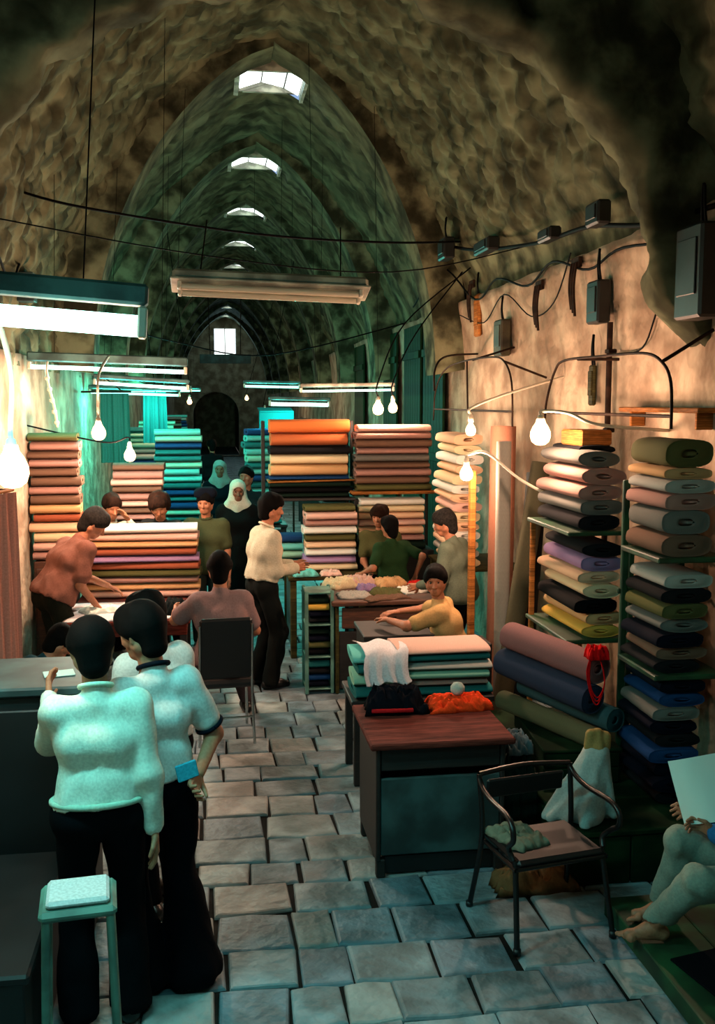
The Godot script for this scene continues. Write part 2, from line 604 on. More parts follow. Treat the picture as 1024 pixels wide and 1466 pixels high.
func build_setting() -> void:
	# ---- vault with a row of skylights
	var holes := []
	for k in range(0, 9):
		holes.append(12.35 + 4.1 * k)
	var rows := span(-6.5, 4.0, 0.35) + span(4.0, 5.3, 0.2) + span(5.3, 11.4, 0.042) + span(11.4, 14.0, 0.08) + span(14.0, 26.0, 0.16) + span(26.0, 48.0, 0.3) + [48.0]
	for h in holes:
		if h - 0.37 > -6.5 and h + 0.37 < 48.0:
			rows.append(h - 0.37); rows.append(h + 0.37)
	rows.sort()
	var prof := vault_profile(52, 0.0)
	var crown := [51, 51 + 8]
	var near_rows := []
	var far_rows := []
	for d in rows:
		if d <= 11.4:
			near_rows.append(d)
		if d >= 11.2:
			far_rows.append(d)
	struct("ceiling", shell(vault_profile(110, 0.0), near_rows, 0.11, [], [], 31), M.rubble, Vector3.ZERO, "rough brown rubble barrel vault over the shops", "ceiling")
	struct("ceiling_beyond", shell(prof, far_rows, 0.085, holes, crown, 31), M.rubble, Vector3.ZERO, "dim vault with a row of skylights", "ceiling")
	# ---- low arch across the street, in front of the shops
	var arch := PackedVector2Array()
	arch.append(Vector2(2.95, 2.75)); arch.append(Vector2(2.55, 3.05))
	for i in 37:
		var t := PI * i / 36.0
		arch.append(Vector2(0.6 + cos(t) * (1.94 if t < PI * 0.5 else 1.88), 3.2 + 1.52 * sin(t)))
	arch.append(Vector2(-1.3, 3.05)); arch.append(Vector2(-1.7, 2.75))
	var sa := SurfaceTool.new()
	sa.begin(Mesh.PRIMITIVE_TRIANGLES)
	sa.set_smooth_group(0)
	var fine_arch := PackedVector2Array()
	for i in arch.size() - 1:
		for k in 4:
			fine_arch.append(arch[i].lerp(arch[i + 1], k / 4.0))
	fine_arch.append(arch[arch.size() - 1])
	var an := FastNoiseLite.new()
	an.seed = 77
	an.frequency = 2.2
	an.fractal_octaves = 4
	var na := fine_arch.size()
	var loops := [[4.3, -5.72, 1], [0.7, -5.72, 1], [0.3, -5.72, 1], [0.08, -5.72, 1], [0.0, -5.66, 0], [0.0, -5.56, 0], [0.0, -5.46, 0], [0.06, -5.4, 1], [0.15, -5.4, 1], [0.25, -5.4, 1], [0.36, -5.4, 1], [0.5, -5.4, 1], [0.7, -5.4, 1], [4.3, -5.4, 1]]
	for l in loops:
		for i in na:
			var a := fine_arch[i]
			var away := (a - Vector2(0.63, 2.9)).normalized()
			var q := a + away * (l[0] as float)
			if l[0] > 4.0:
				q = Vector2(0.63, 2.9) + away * 4.3
			var p3 := Vector3(q.x, q.y, l[1])
			var k := an.get_noise_3dv(p3) * 0.1
			p3 += Vector3(away.x, away.y, 0) * k + Vector3(0, 0, k * 0.7)
			sa.add_vertex(p3)
	for l in loops.size() - 1:
		for i in na - 1:
			var a := l * na + i
			for q in [a, a + 1, a + na + 1, a, a + na + 1, a + na]:
				sa.add_index(q)
	sa.generate_normals()
	struct("trim_arch", sa.commit(), M.rubble, Vector3.ZERO, "low dark stone arch spanning the street before the shops", "arch")
	# ---- ribs across the vault, one before every skylight, sides deepened to block bulb light
	var rib_prof := vault_profile(20, 0.1)
	var n_rib := 0
	for h in holes:
		if h < 10.0:
			continue
		n_rib += 1
		var st := SurfaceTool.new()
		st.begin(Mesh.PRIMITIVE_TRIANGLES)
		st.set_smooth_group(-1)
		for i in rib_prof.size() - 1:
			var a := Vector2(APEX_X + (rib_prof[i].x - APEX_X) * 0.87, rib_prof[i].y)
			var b := Vector2(APEX_X + (rib_prof[i + 1].x - APEX_X) * 0.87, rib_prof[i + 1].y)
			var ao := Vector2(APEX_X, 2.5) + (a - Vector2(APEX_X, 2.5)) * 1.22
			var bo := Vector2(APEX_X, 2.5) + (b - Vector2(APEX_X, 2.5)) * 1.22
			var z0: float = -h + 0.78
			var z1: float = -h + 1.3
			quad(st, Vector3(a.x, a.y, z0), Vector3(b.x, b.y, z0), Vector3(b.x, b.y, z1), Vector3(a.x, a.y, z1))
			quad(st, Vector3(a.x, a.y, z1), Vector3(b.x, b.y, z1), Vector3(bo.x, bo.y, z1), Vector3(ao.x, ao.y, z1))
			quad(st, Vector3(b.x, b.y, z0), Vector3(a.x, a.y, z0), Vector3(ao.x, ao.y, z0), Vector3(bo.x, bo.y, z0))
		st.generate_normals()
		struct("trim_%d" % n_rib, st.commit(), M.rubble, Vector3.ZERO, "stone rib across the rough vault, sides deepened for shade", "arch rib")
	# ---- skylights: frosted panes in a thin frame, set in the crown
	var n_win := 0
	for h in holes:
		n_win += 1
		var w := Node3D.new()
		w.name = "window_%d" % n_win
		add_child(w)
		w.set_meta("kind", "structure")
		tag(w, "glazed skylight of three white panes in the vault crown", "skylight", "skylights along the vault crown")
		w.position = Vector3(APEX_X, 0, -h)
		var ks := [51, 53, 56, 59]
		for i in 3:
			var a := prof[ks[i]]
			var b := prof[ks[i + 1]]
			var mid := (a + b) * 0.5
			var tilt := rad_to_deg(atan2(a.y - b.y, a.x - b.x))
			bx(w, "pane", Vector3(a.distance_to(b) - 0.02, 0.02, 0.72), Vector3(mid.x - APEX_X, mid.y + 0.05, 0), M.pane_glow, Vector3(0, 0, tilt), 0.002)
			if i < 2:
				bx(w, "glazing_bar", Vector3(0.008, 0.03, 0.74), Vector3(b.x - APEX_X, b.y + 0.05, 0), M.iron, Vector3.ZERO, 0.003)
		for s in [-1, 1]:
			var e := prof[51] if s > 0 else prof[59]
			bx(w, "side_frame", Vector3(0.06, 0.16, 0.8), Vector3(e.x - APEX_X + s * 0.035, e.y + 0.05, 0), M.enamel, Vector3.ZERO, 0.004)
			bx(w, "end_frame", Vector3(0.8, 0.34, 0.05), Vector3(0, prof[55].y + 0.06, s * 0.4), M.enamel, Vector3.ZERO, 0.004)
		var al := AreaLight3D.new()
		al.name = "daylight"
		al.area_size = Vector2(0.6, 0.6)
		al.light_energy = 0.5
		al.light_color = Color(0.72, 0.95, 1.0)
		al.area_range = 60.0
		al.shadow_enabled = true
		w.add_child(al)
		al.position = Vector3(0, prof[55].y - 0.12, 0)
		al.rotation_degrees = Vector3(-90, 0, 0)
	# ---- walls
	var wr := PackedVector2Array()
	for i in 26:
		wr.append(Vector2(2.85, -0.02 + 2.82 * i / 25.0))
	for i in range(1, 9):
		var c := (RISE * RISE - 2.1 * 2.1) / 4.2
		var hh := i * 0.1
		wr.append(Vector2(APEX_X + sqrt((2.1 + c) * (2.1 + c) - hh * hh) - c - 0.03, 2.8 + hh))
	wr.append(Vector2(2.95, 3.62))
	struct("wall_right", shell(wr, span(-6.5, 3.0, 0.5) + span(3.0, 11.4, 0.1) + [11.4], 0.022, [], [], 41), M.plaster, Vector3.ZERO, "uneven pinkish plaster wall behind the iron awning frames", "wall")
	struct("wall_right_beyond", shell(wr, span(11.4, 14.0, 0.13) + span(14.0, 48.0, 0.5) + [48.0], 0.022, [], [], 41), M.plaster, Vector3.ZERO, "dim plaster wall farther down the street, wiring side", "wall")
	var wl := PackedVector2Array()
	wl.append(Vector2(-1.7, 2.92))
	for i in 26:
		wl.append(Vector2(-1.59, 2.9 - 2.92 * i / 25.0))
	struct("wall_left", shell(wl, span(-6.5, 3.0, 0.5) + span(3.0, 11.4, 0.1) + [11.4], 0.022, [], [], 43), M.plaster, Vector3.ZERO, "plaster wall behind the shelves of pink and brown bolts", "wall")
	struct("wall_left_beyond", shell(wl, span(11.4, 14.0, 0.13) + span(14.0, 48.0, 0.5) + [48.0], 0.022, [], [], 43), M.plaster, Vector3.ZERO, "dim plaster wall farther down the street, cutting table side", "wall")
	struct("wall_back", box_mesh(Vector3(6.5, 8.0, 0.4), 0.01), M.plaster, Vector3(0.6, 3.9, 6.4), "plain plaster wall closing the market street", "wall")
	# end wall with an arched doorway and a bright window above it
	var cw := CSGCombiner3D.new()
	cw.name = "wall_end"
	add_child(cw)
	cw.set_meta("kind", "structure")
	tag(cw, "far plaster end wall with dark arched doorway and bright window", "wall")
	var cb := CSGBox3D.new()
	cb.size = Vector3(6.5, 8.0, 0.6)
	cb.position = Vector3(0.6, 3.9, -47.2)
	cb.material = M.plaster
	cw.add_child(cb)
	for s in [[Vector3(2.1, 1.9, 1.0), Vector3(0.3, 0.95, -47.2)], [Vector3(1.0, 1.2, 1.0), Vector3(0.75, 5.25, -47.2)]]:
		var c := CSGBox3D.new()
		c.operation = CSGShape3D.OPERATION_SUBTRACTION
		c.size = s[0]
		c.position = s[1]
		cw.add_child(c)
	var cc := CSGCylinder3D.new()
	cc.operation = CSGShape3D.OPERATION_SUBTRACTION
	cc.radius = 1.05
	cc.height = 1.0
	cc.sides = 24
	cc.position = Vector3(0.3, 1.9, -47.2)
	cc.rotation_degrees.x = 90
	cw.add_child(cc)
	var door := Node3D.new()
	door.name = "door_1"
	add_child(door)
	tag(door, "arched doorway into the passage behind the end wall", "doorway", "", "structure")
	door.position = Vector3(0.3, 0, -47.5)
	for sx in [-1, 1]:
		bx(door, "passage_wall", Vector3(0.3, 3.4, 9.0), Vector3(sx * 1.25, 1.7, -4.5), M.plaster)
	bx(door, "passage_ceiling", Vector3(2.8, 0.3, 9.0), Vector3(0, 3.2, -4.5), M.plaster)
	bx(door, "passage_floor", Vector3(2.2, 0.1, 9.6), Vector3(0, -0.06, -4.4), M.stone_a)
	bx(door, "passage_end", Vector3(2.8, 3.5, 0.3), Vector3(0, 1.7, -9.1), M.plaster)
	var ew := Node3D.new()
	ew.name = "window_end"
	add_child(ew)
	ew.set_meta("kind", "structure")
	tag(ew, "bright window above the arched doorway of the end wall", "window")
	ew.position = Vector3(0.75, 5.25, -47.05)
	for s in [-1, 1]:
		bx(ew, "pane", Vector3(0.46, 1.16, 0.02), Vector3(0.245 * s, 0, 0), M.pane_glow, Vector3.ZERO, 0.002)
	bx(ew, "mullion", Vector3(0.04, 1.2, 0.05), Vector3.ZERO, M.iron)
	var wl2 := AreaLight3D.new()
	wl2.name = "daylight"
	wl2.area_size = Vector2(0.9, 1.1)
	wl2.light_energy = 3.0
	wl2.light_color = Color(0.75, 0.98, 1.0)
	wl2.area_range = 60.0
	wl2.shadow_enabled = true
	ew.add_child(wl2)
	wl2.position = Vector3(0, 0, 0.5)
	wl2.rotation_degrees = Vector3(0, 180, 0)
	# ---- floor: worn paving in courses across the street
	var floor_o := struct("floor", box_mesh(Vector3(5.4, 0.3, 55.0), 0.01), M.dirt, Vector3(0.63, -0.172, -20.9), "worn grey stone paving laid in uneven courses", "floor")
	var rest := SurfaceTool.new()
	rest.begin(Mesh.PRIMITIVE_TRIANGLES)
	var stones := [M.stone_a, M.stone_b, M.stone_c, M.stone_d]
	var d := 1.2
	var made := 0
	while d < 46.0:
		var dd := rng.randf_range(0.24, 0.33)
		var x := -1.6 + rng.randf_range(-0.2, 0.0)
		while x < 2.85:
			var ww := rng.randf_range(0.2, 0.42)
			var tr := Transform3D(Basis.from_euler(Vector3(rng.randf_range(-0.012, 0.012), rng.randf_range(-0.025, 0.025), rng.randf_range(-0.012, 0.012))).scaled_local(Vector3(ww - 0.01, 1, dd - 0.016)), Vector3(x + ww * 0.5, rng.randf_range(-0.007, 0.003), -d - dd * 0.5 + sin(x * 1.7) * 0.03))
			var seen := d > 3.55 and d < 12.5 and x + ww > -0.45 and x < 1.95 and made < 300
			if seen and d > 6.0 and x > 1.35:
				seen = false
			if seen:
				made += 1
				var s := MeshInstance3D.new()
				s.name = "paving_stone"
				s.mesh = stone_mesh(rng.randi() % 6)
				s.material_override = stones[rng.randi() % 4]
				s.transform = Transform3D(tr.basis, tr.origin - floor_o.position)
				floor_o.add_child(s, true)
			else:
				rest.append_from(stone_mesh(rng.randi() % 6), 0, Transform3D(tr.basis, tr.origin - floor_o.position))
			x += ww
		d += dd
	var ro := part(floor_o, "farther_paving", rest.commit(), M.stone_a)
	ro.set_meta("kind", "stuff")

# ================================================================= lamps
func vault_height(x: float) -> float:
	var w := (WALL_R - APEX_X) if x > APEX_X else (APEX_X - WALL_L)
	var c := (RISE * RISE - w * w) / (2.0 * w)
	var q := absf(x - APEX_X) + c
	return SPRING + sqrt(maxf((w + c) * (w + c) - q * q, 0.0))

func add_area(parent: Node3D, at: Vector3, size: Vector2, energy: float, c: Color, rot := Vector3(-90, 0, 0)) -> void:
	var al := AreaLight3D.new()
	al.name = "tube_light"
	al.area_size = size
	al.light_energy = energy
	al.light_color = c
	al.area_range = 60.0
	al.shadow_enabled = true
	parent.add_child(al, true)
	al.position = at
	al.rotation_degrees = rot

func tube_lamp(label: String, mid: Vector3, length: float, turn: float, roll: float, radius: float, energy: float, m: Material, c: Color, housing: Material, hh := 0.05, wires := true, sides_share := 0.3) -> Node3D:
	var o := thing("tube_lamp", label, "lamp", mid, turn)
	o.rotation_degrees.z = roll
	bx(o, "housing", Vector3(length + 0.06, hh, 0.09), Vector3(0, radius + 0.03 + hh * 0.5, 0), housing, Vector3.ZERO, 0.01)
	tb(o, "glass_tube", [Vector3(-length * 0.5, 0, 0), Vector3(length * 0.5, 0, 0)], radius, m, false, 14)
	for s in [-1, 1]:
		bx(o, "end_cap", Vector3(0.03, radius * 2.0 + 0.03, radius * 2.0 + 0.01), Vector3(s * (length * 0.5 + 0.015), 0.012, 0), M.porcelain, Vector3.ZERO, 0.006)
	if wires:
		for s in [-0.35, 0.35]:
			var wx: float = mid.x + s * length
			tb(o, "hanging_wire", [Vector3(s * length, radius + 0.03 + hh, 0), Vector3(s * length, vault_height(wx) + 0.1 - mid.y, 0)], 0.0025, M.cable_black, false, 4)
	add_area(o, Vector3(0, -radius - 0.012, 0), Vector2(length * 0.95, 0.05), energy, c)
	for s in ([-1, 1] if sides_share > 0.0 else []):
		add_area(o, Vector3(0, 0, s * (radius + 0.012)), Vector2(length * 0.95, 0.05), energy * sides_share, c, Vector3(0, 0 if s < 0 else 180, 0))
	return o

func bulb(label: String, at: Vector3, hang: Array, energy: float, size := 1.0, cord: Material = null, c := Color(1.0, 0.79, 0.66)) -> Node3D:
	var o := thing("light_bulb", label, "light bulb", at)
	var prof := []
	for q in [[0.001, -0.05], [0.02, -0.047], [0.036, -0.034], [0.043, -0.012], [0.042, 0.006], [0.033, 0.028], [0.021, 0.046], [0.017, 0.062], [0.001, 0.063]]:
		prof.append(Vector2(q[0], q[1]) * size)
	part(o, "glass", lathe_mesh(prof), M.bulb_glow)
	part(o, "socket", lathe_mesh([Vector2(0.001, 0.06), Vector2(0.021, 0.06), Vector2(0.023, 0.09), Vector2(0.018, 0.115), Vector2(0.006, 0.125), Vector2(0.001, 0.126)]), M.porcelain)
	var pts := [Vector3(0, 0.12, 0)]
	for p in hang:
		pts.append((p as Vector3) - at)
	tb(o, "cord", pts, 0.008 if cord == null else 0.011, cord if cord != null else M.cable_black, true, 6)
	var l := OmniLight3D.new()
	l.name = "bulb_light"
	l.light_energy = energy
	l.light_color = c
	l.light_size = 0.04 * size
	l.omni_range = 40.0
	l.omni_attenuation = 2.0
	l.shadow_enabled = true
	o.add_child(l)
	return o

const CYAN := Color(0.5, 1.0, 0.99)
const GREENISH := Color(0.32, 1.0, 0.9)

func build_lamps() -> void:
	# the bright tube over the boys
	tube_lamp("long glaring fluorescent tube over the white-shirted boys", Vector3(-0.83, 2.79, -3.4), 1.2, 2.0, -4.0, 0.036, 4.4, M.tube_glow, CYAN, M.enamel_teal, 0.07, true, 0.16)
	# the same row of tubes goes on behind the photographer
	tube_lamp("fluorescent tube behind the glaring one, over the street mouth", Vector3(0.2, 3.3, -1.3), 1.2, 0.0, 0.0, 0.02, 3.0, M.tube_glow, CYAN, M.enamel, 0.05, true, 0.0)
	# pair of tubes over the cutting table
	tube_lamp("fluorescent tube in a grey batten over the white cutting table", Vector3(-0.87, 2.78, -9.0), 1.3, 0.0, -1.8, 0.018, 2.0, M.tube_glow, CYAN, M.enamel_teal, 0.08)
	tube_lamp("fluorescent tube behind the grey batten, over the stalls", Vector3(-0.72, 2.67, -11.0), 0.95, 0.0, -3.5, 0.016, 3.5, M.tube_glow, GREENISH, M.enamel_teal, 0.05, true, 0.5)
	tube_lamp("fluorescent tube above the teal-lit stack of bolts", Vector3(-0.95, 2.6, -13.2), 1.1, 0.0, -2.0, 0.016, 5.0, M.tube_far, GREENISH, M.enamel_teal, 0.05, true, 0.55)
	tube_lamp("fluorescent tube under the teal awning of the far stalls", Vector3(1.25, 2.46, -14.0), 0.8, 0.0, -1.0, 0.024, 3.5, M.tube_glow, GREENISH, M.enamel_teal, 0.05, true, 0.5)
	tube_lamp("short fluorescent tube beyond the teal awning", Vector3(1.05, 2.75, -17.0), 0.9, 0.0, -1.0, 0.02, 4.0, M.tube_far, GREENISH, M.enamel_teal, 0.05, true, 0.55)
	tube_lamp("thin pinkish fluorescent tube above the orange bolts", Vector3(1.5, 2.62, -10.9), 1.0, 4.0, 1.0, 0.011, 0.8, M.tube_glow, CYAN, M.enamel, 0.04)
	tube_lamp("small fluorescent tube deep in the street under the vault", Vector3(-0.9, 2.7, -19.0), 1.1, 0.0, 0.0, 0.018, 4.0, M.tube_far, GREENISH, M.enamel_teal, 0.05, true, 0.55)
	tube_lamp("tiny fluorescent tube close to the end wall", Vector3(-0.8, 2.8, -28.0), 1.1, 0.0, 0.0, 0.018, 4.0, M.tube_far, GREENISH, M.enamel_teal, 0.05, true, 0.55)
	# unlit double batten hanging across the street
	var f := thing("unlit_tube_lamp", "unlit double fluorescent batten hanging across the street", "lamp", Vector3(0.4, 3.2, -6.5), 0)
	f.rotation_degrees = Vector3(-14, 0, -1.8)
	bx(f, "housing", Vector3(1.24, 0.07, 0.2), Vector3(0, 0.06, 0), M.enamel, Vector3.ZERO, 0.02)
	bx(f, "reflector", Vector3(1.26, 0.015, 0.26), Vector3(0, 0.018, 0), M.enamel, Vector3.ZERO, 0.005)
	for s in [-1, 1]:
		tb(f, "glass_tube", [Vector3(-0.56, -0.014, s * 0.06), Vector3(0.56, -0.014, s * 0.06)], 0.02, M.tube_off, false, 12)
		for e in [-1, 1]:
			bx(f, "tube_holder", Vector3(0.025, 0.05, 0.05), Vector3(e * 0.575, -0.008, s * 0.06), M.porcelain)
		tb(f, "hanging_wire", [Vector3(s * 0.45, 0.09, 0), Vector3(s * 0.47 + 0.05, 0.7, -0.55)], 0.005, M.cable_black, false, 5)
	# bulbs over the street side on the cutting-table side
	bulb("big bare bulb on a thick pale cord, glowing beside the wall", Vector3(-0.76, 2.24, -4.0), [Vector3(-0.76, 2.4, -4.0), Vector3(-0.74, 2.6, -3.95), Vector3(-0.74, 2.78, -3.75), Vector3(-0.74, 2.9, -3.42)], 0.9, 1.5, M.cord_white)
	bulb("bare bulb hanging straight down over the pink pile of bolts", Vector3(-0.87, 2.26, -8.1), [Vector3(-0.87, 2.5, -8.1), Vector3(-0.86, 2.72, -8.15), Vector3(-0.86, 2.9, -9.0)], 3.2, 1.3, M.cord_white)
	bulb("bare bulb on a slanting cord above the dark jacket", Vector3(-0.72, 2.02, -9.2), [Vector3(-0.74, 2.18, -9.2), Vector3(-0.95, 2.14, -9.15), Vector3(-1.62, 2.3, -9.1)], 2.3, 1.2)
	bulb("small bulb on a drop cord at the far stalls by the wall", Vector3(-0.85, 2.5, -16.0), [Vector3(-0.85, 2.8, -16.0), Vector3(-1.1, 5.0, -16.0)], 0.8, 1.0)
	bulb("small bulb on a drop cord before the arched doorway", Vector3(-0.35, 2.5, -18.0), [Vector3(-0.35, 2.8, -18.0), Vector3(-0.7, 5.6, -18.0)], 0.8, 1.0)
	bulb("small bulb beside the far teal awning", Vector3(1.2, 2.3, -22.0), [Vector3(1.2, 2.6, -22.0), Vector3(1.9, 5.7, -22.0)], 0.9, 1.1)
	bulb("tiny bulb at the end of the market street", Vector3(1.1, 2.6, -30.0), [Vector3(1.1, 2.8, -30.0), Vector3(1.9, 5.4, -30.0)], 1.2, 1.3)
	# bulbs on the side of the brick-coloured wall
	bulb("bare bulb of a close pair above the brown bolts, by the orange stack", Vector3(1.69, 2.43, -10.0), [Vector3(1.69, 2.7, -10.0), Vector3(2.0, 3.3, -10.2), Vector3(2.74, 3.9, -10.4)], 1.5, 1.3)
	bulb("bare bulb of a close pair above the brown bolts, by the wall", Vector3(1.86, 2.44, -10.1), [Vector3(1.87, 2.7, -10.15), Vector3(2.15, 3.2, -10.4), Vector3(2.74, 3.9, -10.75)], 0.9, 1.1)
	bulb("small bulb on a looped white cord above the pale bolts", Vector3(2.02, 2.28, -7.6), [Vector3(2.02, 2.45, -7.6), Vector3(2.3, 2.55, -7.7), Vector3(2.84, 2.7, -7.8)], 0.5, 0.95, M.cord_white)
	bulb("bare bulb hanging low beside the leaning rolls of cloth", Vector3(1.95, 1.95, -7.45), [Vector3(1.96, 2.09, -7.45), Vector3(2.04, 2.12, -7.2), Vector3(2.16, 1.96, -6.8), Vector3(2.3, 1.86, -6.55)], 2.0, 1.2, M.cord_white)
	bulb("big bare bulb in front of the pink plaster wall", Vector3(2.06, 2.3, -6.05), [Vector3(2.07, 2.44, -6.05), Vector3(2.2, 2.43, -5.95), Vector3(2.36, 2.36, -5.85), Vector3(2.84, 2.32, -5.9)], 1.7, 1.5, M.cord_white)

# ================================================================= objects beside the brick-coloured wall
func roll(called: String, label: String, a: Vector3, b: Vector3, r: float, c: Color, group := "", flat := 1.0) -> MeshInstance3D:
	var o := single(called, label, "cloth roll", bolt_mesh(3), cloth(c), (a + b) * 0.5, Vector3.ZERO, Vector3.ONE, group)
	var x := (b - a).normalized()
	var z := x.cross(Vector3.UP if absf(x.y) < 0.95 else Vector3.RIGHT).normalized()
	var y := z.cross(x)
	o.basis = Basis(x * a.distance_to(b), y * r * 2.0 * flat, z * r * 2.0)
	return o

func build_near_right() -> void:
	# ---- red-topped desk
	var o := thing("desk", "small desk with worn red-brown top and teal front panel", "desk", Vector3(1.175, 0, -5.22))
	bx(o, "top", Vector3(0.77, 0.035, 0.7), Vector3(0, 0.733, 0), M.wood_red, Vector3.ZERO, 0.008)
	bx(o, "side_panel", Vector3(0.025, 0.62, 0.58), Vector3(-0.335, 0.4, 0), M.wood_dark)
	bx(o, "side_panel", Vector3(0.025, 0.62, 0.58), Vector3(0.335, 0.4, 0), M.wood_dark)
	bx(o, "back_panel", Vector3(0.65, 0.6, 0.02), Vector3(0, 0.4, -0.28), M.wood_dark)
	bx(o, "front_panel", Vector3(0.645, 0.42, 0.025), Vector3(0, 0.33, 0.27), M.paint_teal)
	bx(o, "frieze_rail", Vector3(0.645, 0.13, 0.03), Vector3(0, 0.645, 0.265), M.wood_dark)
	bx(o, "plinth", Vector3(0.6, 0.1, 0.52), Vector3(0, 0.06, 0), M.paint_black)
	for sx in [-1, 1]:
		for sz in [-1, 1]:
			bx(o, "foot", Vector3(0.05, 0.1, 0.05), Vector3(sx * 0.32, 0.05, sz * 0.26), M.wood_dark)
	# things lying on the desk
	var bag := thing("bag", "dark crumpled bag with red trim on the red-topped desk", "bag", Vector3(1.02, 0.752, -5.43))
	part(bag, "body", heap_mesh(0.34, 0.2, 0.15, 3), cloth(Color(0.045, 0.05, 0.08)))
	tb(bag, "trim", [Vector3(-0.15, 0.03, 0.1), Vector3(-0.05, 0.035, 0.125), Vector3(0.08, 0.03, 0.115)], 0.012, cloth(Color(0.7, 0.1, 0.12)))
	single("folded_cloth", "bright orange folded cloth on the red-topped desk", "cloth", heap_mesh(0.38, 0.2, 0.075, 5), cloth(Color(0.95, 0.27, 0.1)), Vector3(1.39, 0.752, -5.43), Vector3(0, 4, 0))
	single("ball_of_yarn", "pale ball of yarn resting on the orange cloth", "yarn", lathe_mesh([Vector2(0.001, 0), Vector2(0.025, 0.006), Vector2(0.042, 0.03), Vector2(0.042, 0.05), Vector2(0.026, 0.072), Vector2(0.001, 0.08)], 12), cloth(Color(0.72, 0.76, 0.72)), Vector3(1.39, 0.815, -5.45))
	# ---- low bench and bolts behind the desk
	var b := thing("bench", "low wooden bench behind the desk carrying striped bolts", "bench", Vector3(1.35, 0, -6.42))
	bx(b, "seat", Vector3(0.95, 0.04, 0.5), Vector3(0, 0.56, 0), M.wood_dark)
	for sx in [-1, 1]:
		for sz in [-1, 1]:
			bx(b, "leg", Vector3(0.05, 0.54, 0.05), Vector3(sx * 0.43, 0.27, sz * 0.2), M.wood_dark)
	stack("pile behind the red desk", Vector3(1.5, 0.58, -6.4), 0.0, 0.62, 0.4, [[0.058, "teal"], [0.05, "dusty pink"], [0.062, "mint"], [0.055, "pale grey"], [0.05, "teal"], [0.052, "pale pink"]])
	stack("short pile under the drape", Vector3(1.06, 0.58, -6.36), 0.0, 0.3, 0.36, [[0.08, "teal"], [0.08, "mint"], [0.07, "teal"], [0.07, "aqua"]])
	# white cloth hanging over the short pile
	var st := SurfaceTool.new()
	st.begin(Mesh.PRIMITIVE_TRIANGLES)
	st.set_smooth_group(0)
	var nx := 16
	var path := [Vector2(-0.17, 0.885), Vector2(-0.1, 0.9), Vector2(0.0, 0.905), Vector2(0.1, 0.9), Vector2(0.19, 0.89), Vector2(0.215, 0.86), Vector2(0.222, 0.8), Vector2(0.226, 0.74), Vector2(0.232, 0.7)]
	for side in 2:
		for j in path.size():
			for i in nx + 1:
				var u := float(i) / nx - 0.5
				var p: Vector2 = path[j]
				var fold := sin(u * 22.0) * 0.012 * clampf((j - 3) / 4.0, 0.0, 1.0)
				st.add_vertex(Vector3(u * 0.27 * (1.0 + 0.02 * j) + 0.02 * sin(j * 0.8), p.y + 0.012 * sin(u * 9.0 + j) + (0.006 if side == 0 else 0.0), p.x + fold + (0.006 if side == 0 else 0.0)))
	var off := path.size() * (nx + 1)
	for side in 2:
		for j in path.size() - 1:
			for i in nx:
				var a := side * off + j * (nx + 1) + i
				for q in [a, a + 1, a + nx + 2, a, a + nx + 2, a + nx + 1]:
					st.add_index(q)
	st.generate_normals()
	single("white_drape", "white cloth draped over the short teal pile", "cloth", st.commit(), cloth(Color(0.9, 0.88, 0.9)), Vector3(1.08, 0.0, -6.36), Vector3(0, 8, 0))
	single("crate", "black wooden crate between the striped pile and the big rolls", "crate", box_mesh(Vector3(0.24, 0.76, 0.26), 0.01), M.paint_black, Vector3(1.88, 0.38, -6.97))
	# ---- tubular armchair
	armchair()
	# ---- green bench under the shelves, low step for the seated reader
	var gb := thing("green_bench", "low dark green plank bench under the bolt shelves", "bench", Vector3(2.3, 0, -5.7))
	for i in 5:
		bx(gb, "plank", Vector3(1.0, 0.03, 0.405), Vector3(0, 0.285, 0.83 - i * 0.415), M.paint_darkgreen)
	for i in 3:
		bx(gb, "front_board", Vector3(0.33, 0.26, 0.025), Vector3(-0.335 + i * 0.335, 0.135, 1.0), M.paint_darkgreen)
	for i in 5:
		bx(gb, "side_board", Vector3(0.025, 0.26, 0.4), Vector3(-0.49, 0.135, 0.8 - i * 0.41), M.paint_darkgreen)
	var lp := thing("step", "low green step under the bare foot of the reader", "step", Vector3(2.34, 0, -3.65))
	for i in 3:
		bx(lp, "plank", Vector3(0.31, 0.09, 1.5), Vector3(-0.315 + i * 0.315, 0.047, 0), M.paint_green)
	single("dark_mat", "dark mat on the green step under the foot", "mat", box_mesh(Vector3(0.6, 0.012, 0.7), 0.004), cloth(Color(0.03, 0.03, 0.05)), Vector3(2.3, 0.099, -3.55), Vector3(0, 12, 0))
	var gc := thing("green_crate", "dark green crate under the big rolls of cloth", "crate", Vector3(2.12, 0.302, -5.68), -4.0)
	bx(gc, "lid", Vector3(0.46, 0.02, 0.8), Vector3(0, 0.2, 0), M.paint_darkgreen)
	for i in 2:
		bx(gc, "front_slat", Vector3(0.44, 0.09, 0.02), Vector3(0, 0.05 + i * 0.095, 0.38), M.paint_darkgreen)
		bx(gc, "side_slat", Vector3(0.02, 0.09, 0.74), Vector3(-0.21, 0.05 + i * 0.095, 0), M.paint_darkgreen)
		bx(gc, "side_slat", Vector3(0.02, 0.09, 0.74), Vector3(0.21, 0.05 + i * 0.095, 0), M.paint_darkgreen)
	# ---- shelf of bolts, the one with the green frame
	var s2 := thing("bolt_shelf", "green-framed shelf with dark bolts, close to the reader", "shelf", Vector3(2.53, 0.3, -5.17))
	for q in [[0.2, 0.25], [0.2, -0.25], [-0.15, -0.25]]:
		bx(s2, "post", Vector3(0.04, 1.75, 0.03), Vector3(q[0], 0.875, q[1] + (0.03 if q[1] > 0 else -0.03)), M.paint_green)
	for y in [0.72, 1.36]:
		bx(s2, "shelf_board", Vector3(0.4, 0.03, 0.5), Vector3(0.01, y, 0), M.paint_green)
